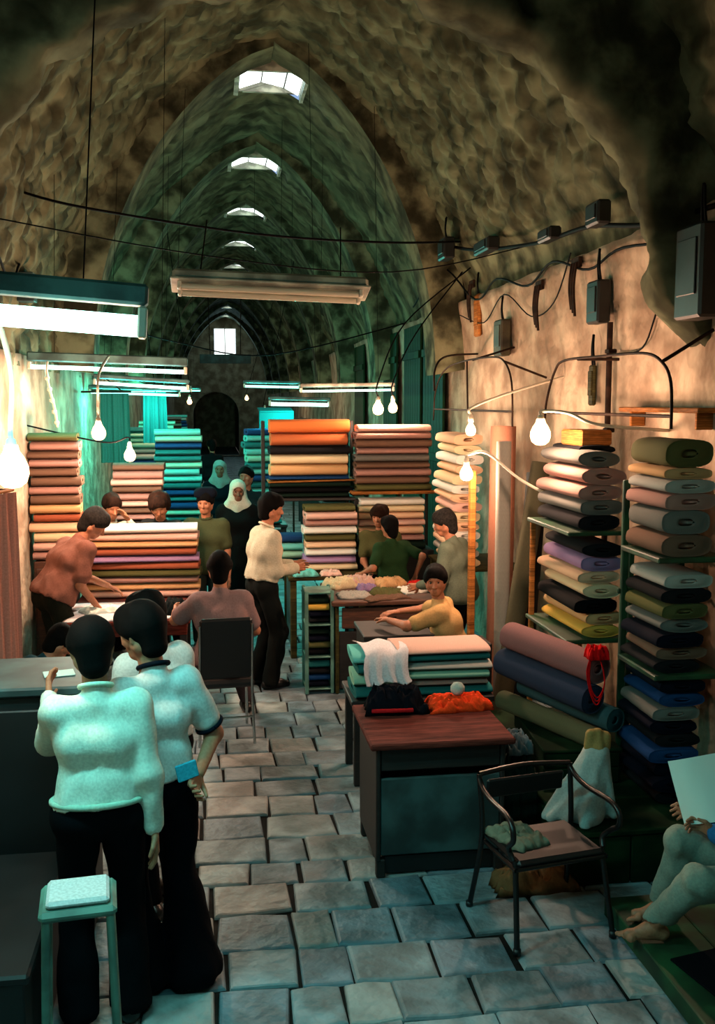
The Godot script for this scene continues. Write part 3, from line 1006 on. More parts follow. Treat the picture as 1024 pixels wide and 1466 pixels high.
	bx(s2, "cross_rail", Vector3(0.4, 0.03, 0.02), Vector3(0.01, 1.1, -0.28), M.paint_green)
	stack("green-framed shelf's lowest bay", Vector3(2.5, 0.302, -5.17), 90.0, 0.45, 0.28, row(0.075, ["charcoal", "navy", "navy", "blue", "charcoal", "navy", "grey", "blue", "navy"]), 0.025)
	stack("green-framed shelf's middle bay", Vector3(2.5, 1.036, -5.17), 90.0, 0.45, 0.28, row(0.075, ["charcoal", "brown", "navy", "grey", "olive", "charcoal", "pale grey"]), 0.025)
	stack("green-framed shelf's upper bay", Vector3(2.5, 1.676, -5.17), 90.0, 0.47, 0.28, [[0.12, "brown"], [0.13, "grey"], [0.09, "dusty pink"], [0.075, "pale grey"], [0.06, "tan"], [0.15, "olive"]], 0.015)
	# ---- shelf of bolts with the pale wooden post
	var s1 := thing("bolt_shelf", "wooden shelf with light and dark bolts above the big rolls", "shelf", Vector3(2.34, 0.3, -6.13))
	bx(s1, "post", Vector3(0.035, 1.4, 0.03), Vector3(-0.17, 0.7, -0.36), M.wood_pale)
	bx(s1, "post", Vector3(0.035, 1.4, 0.03), Vector3(0.2, 0.7, -0.41), M.wood_pale)
	bx(s1, "post", Vector3(0.035, 1.4, 0.03), Vector3(0.2, 0.7, 0.41), M.paint_green)
	for y in [0.73, 1.4]:
		bx(s1, "shelf_board", Vector3(0.42, 0.028, 0.8), Vector3(0.01, y, 0), M.paint_green)
	stack("pale-posted shelf's lower bay", Vector3(2.36, 1.046, -6.12), 90.0, 0.72, 0.27, row(0.083, ["yellow", "tan", "black", "cream", "peach", "lilac", "charcoal"]), 0.03)
	stack("pale-posted shelf's upper bay", Vector3(2.35, 1.716, -6.12), 90.0, 0.76, 0.28, row(0.1, ["charcoal", "grey", "dusty pink", "dusty pink", "grey"]), 0.02)
	single("wooden_box", "pale wooden box on the wall above the shelf bolts", "box", box_mesh(Vector3(0.22, 0.1, 0.3), 0.012), M.wood_pale, Vector3(2.42, 2.27, -6.2), Vector3(0, 5, 0))
	single("bolt_prop", "short dark prop of rolled cloth under the pale wooden box", "cloth roll", bolt_mesh(1), cloth(COL["charcoal"]), Vector3(2.42, 2.2, -6.25), Vector3(0, 90, 0), Vector3(0.5, 0.05, 0.24))
	# ---- big rolls on the crate
	roll("big_roll", "thick dusty pink roll, uppermost of the big rolls", Vector3(1.9, 1.0, -6.1), Vector3(2.19, 0.97, -5.32), 0.085, Color(0.5, 0.36, 0.36), "big rolls above the green crate")
	roll("big_roll", "thick blue-grey roll in the middle of the big rolls", Vector3(1.86, 0.83, -6.1), Vector3(2.15, 0.8, -5.3), 0.085, Color(0.16, 0.2, 0.28), "big rolls above the green crate")
	roll("big_roll", "thick teal-grey roll below the blue-grey roll", Vector3(1.99, 0.69, -6.05), Vector3(2.29, 0.67, -5.3), 0.07, Color(0.22, 0.34, 0.36), "big rolls above the green crate")
	roll("big_roll", "thin olive roll at the bottom of the big rolls", Vector3(1.85, 0.58, -6.08), Vector3(2.17, 0.575, -5.26), 0.06, Color(0.36, 0.36, 0.26), "big rolls above the green crate")
	# ---- red skein
	var sk := thing("red_skein", "bright red skein of ribbon hung on the big rolls", "ribbon", Vector3(2.13, 1.0, -5.24))
	part(sk, "knot", heap_mesh(0.12, 0.1, 0.08, 9), cloth(Color(0.85, 0.05, 0.06)), Vector3(0.01, 0.06, 0.0))
	for k in 3:
		tb(sk, "loop", [Vector3(-0.02, 0.1, 0.02), Vector3(-0.05 - 0.008 * k, 0.0, 0.05), Vector3(-0.04, -0.1 - 0.02 * k, 0.06), Vector3(0.0, -0.15 - 0.02 * k, 0.06), Vector3(0.04, -0.08, 0.05), Vector3(0.03, 0.02, 0.04), Vector3(0.0, 0.1, 0.02)], 0.004, cloth(Color(0.8, 0.05, 0.06)), true, 5)
	# ---- long rolls leaning on the wall
	roll("leaning_roll", "long pale grey roll leaning on the plaster wall", Vector3(2.13, 0.06, -7.05), Vector3(2.2, 2.2, -7.3), 0.055, Color(0.55, 0.54, 0.5), "long rolls leaning beside the shelf")
	roll("leaning_roll", "long olive roll leaning toward the shelf with pale post", Vector3(2.06, 0.06, -6.9), Vector3(2.43, 2.05, -7.1), 0.07, Color(0.3, 0.29, 0.22), "long rolls leaning beside the shelf")
	roll("leaning_roll", "long dark roll standing between the leaning rolls", Vector3(2.3, 0.06, -7.15), Vector3(2.5, 1.95, -7.4), 0.08, Color(0.12, 0.14, 0.14), "long rolls leaning beside the shelf")
	roll("leaning_roll", "long pinkish brown roll standing behind the pale grey roll", Vector3(2.3, 0.06, -7.7), Vector3(2.36, 2.3, -7.85), 0.1, Color(0.5, 0.34, 0.27), "long rolls leaning beside the shelf")
	single("timber_post", "pale upright timber post beside the leaning rolls", "post", box_mesh(Vector3(0.05, 1.95, 0.05), 0.006), M.wood_pale, Vector3(2.08, 0.975, -7.75), Vector3(0, 10, 0))
	# ---- sack and cardboard by the armchair
	var acc := new_acc()
	nets(acc, sack_prims(), 0.01, 0.012)
	var sack := thing("sack", "white cloth sack with tan neck beside the tubular armchair", "sack", Vector3(1.93, 0.303, -4.83))
	part(sack, "body", acc_mesh(acc), cloth(Color(0.66, 0.7, 0.68)))
	var acc2 := new_acc()
	nets(acc2, [cap(Vector3(0.015, 0.4, 0), Vector3(0.02, 0.46, 0), 0.035, 0.03, 0.015), cap(Vector3(0.09, 0.39, 0), Vector3(0.1, 0.44, 0), 0.035, 0.03, 0.015), cap(Vector3(0.05, 0.39, 0.02), Vector3(0.06, 0.47, 0.0), 0.04, 0.025, 0.015)], 0.01, 0.012)
	part(sack, "neck", acc_mesh(acc2), cloth(Color(0.62, 0.5, 0.3)))
	single("cardboard_piece", "scuffed brown cardboard piece on the paving under the armchair", "cardboard", heap_mesh(0.42, 0.16, 0.13, 15), M.cardboard, Vector3(1.62, 0.0, -4.72))
	var pst := thing("cloth_pile", "dark green cloth pile leaning behind the armchair", "cloth", Vector3(1.7, 0, -5.35))
	part(pst, "cloth", heap_mesh(0.22, 0.4, 0.62, 18), cloth(Color(0.1, 0.16, 0.14)))
	single("striped_cloth", "teal and pink striped cloth end on the dark green pile", "cloth", heap_mesh(0.16, 0.26, 0.1, 19), cloth(Color(0.35, 0.4, 0.42)), Vector3(1.7, 0.53, -5.33))

func sack_prims() -> Array:
	var out := []
	for i in 11:
		var a := TAU * i / 11.0
		var r := 0.13 + 0.035 * sin(i * 2.3)
		out.append(cap(Vector3(0.05 + 0.03 * cos(a), 0.37, 0.03 * sin(a)), Vector3(r * 1.15 * cos(a) - 0.02, 0.03 + 0.02 * sin(i * 1.7), r * 0.75 * sin(a)), 0.035, 0.028, 0.022))
	out.append(cap(Vector3(0.05, 0.34, 0), Vector3(0, 0.06, 0), 0.05, 0.11, 0.03))
	out.append(cap(Vector3(-0.2, 0.03, 0.03), Vector3(-0.06, 0.12, 0.03), 0.03, 0.05, 0.04))
	out.append([2, Vector3(0, 0.001, 0), Vector3.DOWN])
	return out

func armchair() -> void:
	var o := thing("armchair", "black tubular metal armchair with worn seat beside the desk", "chair", Vector3(1.55, 0, -4.38), 10.0)
	var tub: Material = M.black_tube
	for s in [-1.0, 1.0]:
		# one bent tube: back leg, arm loop, front leg
		tb(o, "arm", [Vector3(s * 0.25, 0.68, -0.2), Vector3(s * 0.255, 0.65, -0.15), Vector3(s * 0.26, 0.63, -0.05), Vector3(s * 0.27, 0.63, 0.13), Vector3(s * 0.275, 0.6, 0.2), Vector3(s * 0.275, 0.54, 0.21), Vector3(s * 0.265, 0.49, 0.15), Vector3(s * 0.245, 0.45, 0.12), Vector3(s * 0.235, 0.41, 0.14)], 0.0135, tub)
		tb(o, "front_leg", [Vector3(s * 0.225, 0.41, 0.14), Vector3(s * 0.25, 0.012, 0.22)], 0.0135, tub, false)
		tb(o, "back_leg", [Vector3(s * 0.25, 0.7, -0.2), Vector3(s * 0.245, 0.4, -0.17), Vector3(s * 0.27, 0.012, -0.25)], 0.0135, tub)
		for z in [-0.25, 0.22]:
			part(o, "rubber_foot", lathe_mesh([Vector2(0.001, 0), Vector2(0.018, 0), Vector2(0.018, 0.03), Vector2(0.001, 0.032)], 10), M.vinyl_black, Vector3(s * (0.27 if z < 0 else 0.25), 0, z))
		tb(o, "seat_rail", [Vector3(s * 0.235, 0.375, 0.17), Vector3(s * 0.235, 0.375, -0.18)], 0.012, tub, false)
	tb(o, "front_rail", [Vector3(-0.235, 0.375, 0.16), Vector3(0.235, 0.375, 0.16)], 0.012, tub, false)
	bx(o, "seat", Vector3(0.45, 0.035, 0.36), Vector3(0, 0.397, -0.01), M.vinyl_black, Vector3.ZERO, 0.015)
	tb(o, "back_rail", [Vector3(-0.25, 0.7, -0.2), Vector3(0.0, 0.71, -0.225), Vector3(0.25, 0.7, -0.2)], 0.013, tub)
	bx(o, "backrest", Vector3(0.42, 0.1, 0.02), Vector3(0, 0.62, -0.2), M.vinyl_black, Vector3(8, 0, 0), 0.008)
	single("seat_cloth", "pale crumpled cloth lying on the armchair seat", "cloth", heap_mesh(0.2, 0.26, 0.05, 22), cloth(Color(0.5, 0.5, 0.42)), Vector3(1.43, 0.416, -4.42), Vector3(0, 20, 0))

func build_middle_right() -> void:
	# ---- long counter heaped with cloth
	var c := thing("counter", "brown wooden counter heaped with pieces of cloth", "counter", Vector3(1.5, 0, -8.7))
	bx(c, "top", Vector3(1.0, 0.04, 0.95), Vector3(0, 0.79, 0), M.wood_brown, Vector3.ZERO, 0.008)
	bx(c, "side_panel", Vector3(0.03, 0.77, 0.85), Vector3(-0.45, 0.385, 0), M.wood_olive)
	bx(c, "side_panel", Vector3(0.03, 0.77, 0.85), Vector3(0.45, 0.385, 0), M.wood_olive)
	bx(c, "front_panel", Vector3(0.87, 0.5, 0.03), Vector3(0, 0.29, 0.4), M.wood_dark)
	var dr := bx(c, "drawer", Vector3(0.82, 0.18, 0.03), Vector3(0, 0.66, 0.42), M.wood_brown)
	bx(dr, "handle", Vector3(0.12, 0.02, 0.02), Vector3(0, 0, 0.025), M.iron)
	var t := thing("side_table", "wooden side table under the white and mint bolts", "table", Vector3(1.12, 0, -9.95))
	bx(t, "top", Vector3(0.78, 0.04, 0.9), Vector3(0, 0.79, 0), M.wood_olive)
	for sx in [-1, 1]:
		for sz in [-1, 1]:
			bx(t, "leg", Vector3(0.06, 0.77, 0.06), Vector3(sx * 0.34, 0.385, sz * 0.4), M.wood_olive)
	bx(t, "side_panel", Vector3(0.02, 0.7, 0.74), Vector3(-0.34, 0.4, 0), M.paint_teal)
	var heaps := [["cream", 1.18, -8.95, 0.34, 0.26, 0.09], ["pale pink", 1.35, -9.0, 0.26, 0.22, 0.1], ["olive", 1.52, -8.55, 0.3, 0.24, 0.05], ["pale grey", 1.22, -8.45, 0.3, 0.22, 0.05], ["lilac", 1.38, -8.75, 0.18, 0.14, 0.06], ["tan", 1.62, -8.95, 0.3, 0.22, 0.08], ["white", 1.75, -8.6, 0.26, 0.22, 0.05], ["red", 1.85, -8.85, 0.14, 0.14, 0.06], ["brown", 1.48, -8.32, 0.4, 0.14, 0.035]]
	for i in heaps.size():
		var q: Array = heaps[i]
		single("cloth_piece", "%s crumpled piece of cloth lying on the brown counter" % q[0], "cloth", heap_mesh(q[3], q[4], q[5], 40 + i), cloth(COL[q[0]] * 0.95), Vector3(q[1], 0.811, q[2]), Vector3(0, rng.randf_range(-30, 30), 0), Vector3.ONE, "cloth pieces on the counter")
	single("cloth_piece", "aqua piece of cloth hanging over the end of the side table", "cloth", heap_mesh(0.24, 0.24, 0.06, 61), cloth(COL["aqua"]), Vector3(0.9, 0.811, -9.6), Vector3.ZERO, Vector3.ONE, "cloth pieces on the side table")
	single("cloth_piece", "red and white crumpled cloth at the front of the side table", "cloth", heap_mesh(0.2, 0.2, 0.05, 62), cloth(COL["pale pink"]), Vector3(1.15, 0.811, -9.6), Vector3.ZERO, Vector3.ONE, "cloth pieces on the side table")
	# ---- narrow rack of folded cloth at the counter's end
	var r := thing("cloth_rack", "narrow pale-framed rack of dark folded cloth beside the counter", "rack", Vector3(0.9, 0, -8.45))
	for sx in [-1, 1]:
		for sz in [-1, 1]:
			bx(r, "post", Vector3(0.03, 0.9, 0.03), Vector3(sx * 0.11, 0.45, sz * 0.14), M.paint_mint)
	for i in 4:
		bx(r, "shelf_board", Vector3(0.24, 0.015, 0.3), Vector3(0, 0.04 + i * 0.28, 0), M.paint_mint)
	for lv in 3:
		var cols: Array = [["navy", "blue", "charcoal", "teal"], ["black", "olive", "navy", "dark green"], ["charcoal", "navy", "yellow", "dark green"]][lv]
		stack("narrow rack's %s board" % ["lowest", "middle", "uppermost"][lv], Vector3(0.9, 0.048 + lv * 0.28, -8.45), 0.0, 0.18, 0.24, row(0.058, cols), 0.006, "folded_cloth")
	# ---- stacks on the side table and above
	stack("pale stack on the side table", Vector3(1.18, 0.812, -9.95), 0.0, 0.52, 0.34, row(0.0725, ["cream", "lilac", "white", "peach", "olive", "white", "dusty pink", "pale pink", "olive"]), 0.012)
	stack("teal stack beside the pale stack", Vector3(0.81, 0.812, -10.2), 0.0, 0.24, 0.3, row(0.09, ["teal", "mint", "aqua", "blue"]), 0.01)
	var sh := thing("plank_shelf", "plank shelf on posts carrying the orange and dark green bolts", "shelf", Vector3(1.02, 0, -10.35))
	bx(sh, "plank", Vector3(0.92, 0.03, 0.42), Vector3(0, 1.5, 0), M.wood_dark)
	for sx in [-1, 1]:
		bx(sh, "post", Vector3(0.04, 2.3, 0.04), Vector3(sx * 0.47, 1.15, -0.18), M.wood_dark)
		bx(sh, "post", Vector3(0.04, 1.5, 0.04), Vector3(sx * 0.47, 0.75, 0.18), M.wood_dark)
	var y := stack("plank shelf under orange bolts", Vector3(1.02, 1.516, -10.3), 0.0, 0.84, 0.34, row(0.055, ["dark green", "black", "dark green"]), 0.01)
	var dv := single("divider_board", "thin pinkish board between the dark green and orange bolts", "board", box_mesh(Vector3(0.9, 0.015, 0.36), 0.003), M.wood_pale, Vector3(1.03, y + 0.01, -10.3))
	dv.rotation_degrees.z = 1.0
	stack("orange plank shelf stack", Vector3(1.0, y + 0.02, -10.3), 0.0, 0.8, 0.34, [[0.04, "blue"], [0.12, "tan"], [0.1, "cream"], [0.09, "charcoal"], [0.13, "dark orange"], [0.14, "orange"]], 0.012)
	# ---- brown and peach stacks
	var cu := thing("base_cupboard", "dark base cupboard under the peach bolts", "cupboard", Vector3(1.85, 0, -10.15))
	bx(cu, "body", Vector3(0.84, 0.98, 0.42), Vector3(0, 0.49, 0), M.paint_black)
	for s in [-1, 1]:
		var dd := bx(cu, "door", Vector3(0.38, 0.86, 0.02), Vector3(s * 0.2, 0.5, 0.215), M.wood_dark)
		bx(dd, "knob", Vector3(0.03, 0.03, 0.03), Vector3(-s * 0.15, 0, 0.02), M.iron)
	stack("peach stack above the cupboard", Vector3(1.83, 0.982, -10.12), 0.0, 0.68, 0.34, row(0.078, ["dark green", "dusty pink", "peach", "pale pink", "peach", "cream", "white"]), 0.012)
	var pl := thing("plank_shelf", "plank shelf on posts between the peach and brown bolts", "shelf", Vector3(1.85, 0, -10.15))
	bx(pl, "plank", Vector3(0.86, 0.03, 0.4), Vector3(0, 1.575, 0), M.wood_pale)
	for sx in [-1, 1]:
		bx(pl, "post", Vector3(0.04, 2.2, 0.04), Vector3(sx * 0.43, 1.1, -0.24), M.wood_dark)
	stack("brown stack under paired bulbs", Vector3(1.85, 1.592, -10.12), 0.0, 0.76, 0.34, row(0.074, ["olive", "brown", "dusty pink", "brown", "grey", "dusty pink", "brown", "dusty pink", "pale pink"]), 0.012)
	# ---- pale bolts lying along the wall
	var ws := thing("wall_shelf", "wall shelf carrying the pale bolts stacked end outward", "shelf", Vector3(2.42, 0, -9.1))
	bx(ws, "board", Vector3(0.7, 0.03, 0.9), Vector3(0.05, 0.98, 0), M.wood_olive)
	for s in [-1, 1]:
		bx(ws, "leg", Vector3(0.05, 0.97, 0.05), Vector3(0.36, 0.485, s * 0.4), M.wood_olive)
		bx(ws, "leg", Vector3(0.05, 0.97, 0.05), Vector3(-0.26, 0.485, s * 0.4), M.wood_olive)
	stack("pale stack along plaster wall", Vector3(2.29, 0.997, -9.1), 88.0, 0.8, 0.27, row(0.088, ["cream", "pale grey", "peach", "white", "peach", "cream", "pale pink", "peach", "white", "cream", "peach", "white", "cream", "peach"]), 0.02)
	# seat of the boy in the beige shirt
	single("wooden_box", "plain brown box seat under the boy in beige", "box", box_mesh(Vector3(0.4, 0.42, 0.4), 0.012), M.wood_brown, Vector3(1.83, 0.21, -7.3), Vector3(0, 8, 0))
	var sd := thing("dark_chest", "long dark chest under the arm of the boy in beige", "chest", Vector3(1.38, 0, -7.45))
	bx(sd, "body", Vector3(0.5, 0.72, 0.5), Vector3(0, 0.36, 0), M.paint_black)
	bx(sd, "lid", Vector3(0.54, 0.04, 0.54), Vector3(0, 0.74, 0), M.wood_dark)

# ================================================================= objects on the side of the cutting table
func build_near_left() -> void:
	var o := thing("cabinet", "tall black cabinet with teal top edge beside the boys", "cabinet", Vector3(-1.06, 0, -4.78))
	bx(o, "body", Vector3(0.96, 1.18, 0.5), Vector3(0, 0.59, 0), M.paint_black)
	bx(o, "top", Vector3(1.02, 0.045, 0.56), Vector3(0, 1.205, 0), M.paint_teal, Vector3.ZERO, 0.01)
	for s in [-1, 1]:
		var dd := bx(o, "door", Vector3(0.44, 1.04, 0.02), Vector3(s * 0.23, 0.6, 0.255), M.paint_black)
		bx(dd, "handle", Vector3(0.02, 0.12, 0.025), Vector3(-s * 0.17, 0.05, 0.02), M.iron)
	single("paper", "pale sheet of paper under the hand on the black cabinet", "paper", box_mesh(Vector3(0.14, 0.006, 0.1), 0.002), M.paper, Vector3(-0.72, 1.231, -4.72), Vector3(0, 14, 0))
	var s := thing("stool", "white-topped stool standing behind the boys' legs", "stool", Vector3(-0.5, 0, -3.55), 6.0)
	bx(s, "seat", Vector3(0.27, 0.04, 0.24), Vector3(0, 0.7, 0), M.paint_mint, Vector3.ZERO, 0.015)
	bx(s, "cushion", Vector3(0.22, 0.03, 0.19), Vector3(0, 0.732, 0), cloth(Color(0.8, 0.82, 0.82)), Vector3.ZERO, 0.014)
	for sx in [-1, 1]:
		for sz in [-1, 1]:
			tb(s, "leg", [Vector3(sx * 0.11, 0.69, sz * 0.09), Vector3(sx * 0.13, 0.0, sz * 0.105)], 0.016, M.paint_mint, false)
		bx(s, "stretcher", Vector3(0.015, 0.02, 0.19), Vector3(sx * 0.12, 0.25, 0), M.paint_mint)
	var lc := thing("low_chest", "low black chest on the paving before the tall cabinet", "chest", Vector3(-1.1, 0, -3.92))
	bx(lc, "body", Vector3(0.84, 0.46, 0.96), Vector3(0, 0.23, 0), M.paint_black)
	bx(lc, "lid", Vector3(0.88, 0.04, 1.0), Vector3(0, 0.48, 0), M.paint_black, Vector3.ZERO, 0.01)
	bx(lc, "clasp", Vector3(0.08, 0.07, 0.015), Vector3(0, 0.44, 0.5), M.iron)
	# seat of the child behind the cabinet
	single("wooden_box", "low wooden box seat behind the black cabinet", "box", box_mesh(Vector3(0.4, 0.4, 0.4), 0.012), M.wood_dark, Vector3(-1.25, 0.2, -6.35))
	hanging_cloth("hanging_cloth", "long pink cloth hanging on the wall beside the leaning man", Vector3(-1.42, 0.62, -7.1), 0.3, 1.25, Color(0.72, 0.5, 0.44), 71, 70.0)
	var rod := thing("cloth_rod", "wooden wall rod holding the long pink cloth", "rod", Vector3(-1.42, 1.88, -7.1))
	tb(rod, "rod", [Vector3(-0.08, 0, 0.2), Vector3(0.03, 0, -0.2)], 0.014, M.wood_pale, false)
	for z in [0.19, -0.19]:
		tb(rod, "bracket", [Vector3(-0.2, 0, z), Vector3(-0.02 - z * 0.3, 0, z)], 0.01, M.iron, false)

func hanging_cloth(called: String, label: String, foot: Vector3, width: float, height: float, c: Color, seed_value: int, turn := 0.0) -> void:
	var st := SurfaceTool.new()
	st.begin(Mesh.PRIMITIVE_TRIANGLES)
	st.set_smooth_group(0)
	var nx := 30
	var ny := 10
	for side in 2:
		for j in ny + 1:
			for i in nx + 1:
				var u := float(i) / nx - 0.5
				var v := float(j) / ny
				var z := sin(u * 34.0 + seed_value) * 0.018 * (1.1 - 0.4 * v) + sin(u * 13.0 + v * 2.0) * 0.015
				st.add_vertex(Vector3(u * width * (1.0 + 0.1 * (1.0 - v)), v * height, z + (0.005 if side == 0 else 0.0)))
	var off := (nx + 1) * (ny + 1)
	for side in 2:
		for j in ny:
			for i in nx:
				var a := side * off + j * (nx + 1) + i
				for q in [a, a + nx + 1, a + nx + 2, a, a + nx + 2, a + 1]:
					st.add_index(q)
	st.generate_normals()
	single(called, label, "cloth", st.commit(), cloth(c), foot, Vector3(0, turn, 0))

func build_middle_left() -> void:
	var t := thing("cutting_table", "wide cutting table with white sheet and red-brown rim", "table", Vector3(-0.68, 0, -8.66))
	bx(t, "top", Vector3(1.0, 0.035, 1.3), Vector3(0, 0.733, 0), M.wood_red, Vector3.ZERO, 0.008)
	bx(t, "rim", Vector3(0.94, 0.1, 0.03), Vector3(0, 0.665, 0.6), M.wood_red)
	bx(t, "rim", Vector3(0.03, 0.1, 1.2), Vector3(0.455, 0.665, 0), M.wood_red)
	bx(t, "rim", Vector3(0.03, 0.1, 1.2), Vector3(-0.455, 0.665, 0), M.wood_red)
	for sx in [-1, 1]:
		for sz in [-1, 1]:
			bx(t, "leg", Vector3(0.06, 0.71, 0.06), Vector3(sx * 0.44, 0.355, sz * 0.58), M.wood_dark)
	single("white_sheet", "white sheet of cloth spread on the cutting table", "cloth", heap_mesh(0.95, 0.72, 0.02, 81), cloth(Color(0.86, 0.86, 0.88)), Vector3(-0.7, 0.752, -8.42), Vector3(0, 3, 0))
	single("paper", "curled sheet of paper under the leaning man's hand", "paper", heap_mesh(0.3, 0.2, 0.05, 82), M.paper, Vector3(-0.92, 0.77, -8.35), Vector3(0, 25, 0))
	single("dark_cloth", "dark folded cloth at the street end of the white sheet", "cloth", heap_mesh(0.2, 0.3, 0.12, 83), cloth(Color(0.08, 0.1, 0.1)), Vector3(-0.3, 0.752, -8.3))
	stack("long pink cutting table pile", Vector3(-0.62, 0.752, -9.1), -2.0, 1.02, 0.32, row(0.0665, ["pale pink", "tan", "dusty pink", "olive", "rust", "lilac", "rust", "tan", "pale pink", "white"]), 0.012)
	# ---- tall stack on a cupboard by the wall
	var c := thing("base_cupboard", "brown base cupboard under the tall pink and brown stack", "cupboard", Vector3(-1.38, 0, -9.15))
	bx(c, "body", Vector3(0.34, 1.1, 0.38), Vector3(0, 0.55, 0), M.wood_brown)
	var dd := bx(c, "door", Vector3(0.3, 0.96, 0.02), Vector3(0, 0.56, 0.195), M.wood_brown)
	bx(dd, "knob", Vector3(0.03, 0.03, 0.03), Vector3(0.13, 0, 0.02), M.iron)
	stack("tall brown stack by the wall", Vector3(-1.36, 1.102, -9.15), 2.0, 0.42, 0.34, row(0.0835, ["dusty pink", "pale pink", "cream", "peach", "rust", "tan", "brown", "dusty pink", "brown", "brown", "dusty pink", "brown", "dusty pink", "olive"]), 0.015)
	stack("short pink stack on the chest", Vector3(-0.72, 1.302, -10.3), 0.0, 0.5, 0.3, row(0.075, ["dusty pink", "brown", "pale pink", "dusty pink", "brown", "pale pink", "dusty pink", "brown"]), 0.012)
	single("chest", "tall dark chest under the short pink stack", "chest", box_mesh(Vector3(0.56, 1.3, 0.36), 0.012), M.wood_dark, Vector3(-0.72, 0.65, -10.3))
	# ---- chair of the man who sits with his back to the street
	var ch := thing("chair", "black padded chair with chrome legs under the seated man", "chair", Vector3(0.07, 0, -7.35), 5.0)
	bx(ch, "seat", Vector3(0.42, 0.06, 0.42), Vector3(0, 0.44, -0.02), M.vinyl_black, Vector3.ZERO, 0.02)
	bx(ch, "backrest", Vector3(0.38, 0.46, 0.04), Vector3(0, 0.72, 0.22), M.vinyl_black, Vector3(6, 0, 0), 0.018)
	for sx in [-1, 1]:
		tb(ch, "leg", [Vector3(sx * 0.19, 0.42, -0.18), Vector3(sx * 0.2, 0.0, -0.22)], 0.011, M.chrome, false)
		tb(ch, "leg", [Vector3(sx * 0.19, 0.9, 0.255), Vector3(sx * 0.19, 0.44, 0.2), Vector3(sx * 0.2, 0.0, 0.24)], 0.011, M.chrome)
	tb(ch, "stretcher", [Vector3(-0.195, 0.2, 0.22), Vector3(0.195, 0.2, 0.22)], 0.008, M.chrome, false)

# ================================================================= stalls farther down the street
func stall_table(label: String, at: Vector3, size: Vector3, m: Material) -> void:
	var t := thing("stall_table", label, "table", at)
	bx(t, "top", Vector3(size.x, 0.04, size.z), Vector3(0, size.y - 0.02, 0), m)
	bx(t, "front_panel", Vector3(size.x - 0.06, size.y - 0.1, 0.02), Vector3(0, (size.y - 0.1) * 0.5 + 0.03, size.z * 0.5 - 0.04), m)
	for sx in [-1, 1]:
		for sz in [-1, 1]:
			bx(t, "leg", Vector3(0.05, size.y - 0.04, 0.05), Vector3(sx * (size.x * 0.5 - 0.04), size.y * 0.5 - 0.02, sz * (size.z * 0.5 - 0.04) - 0.02 * sz), m)

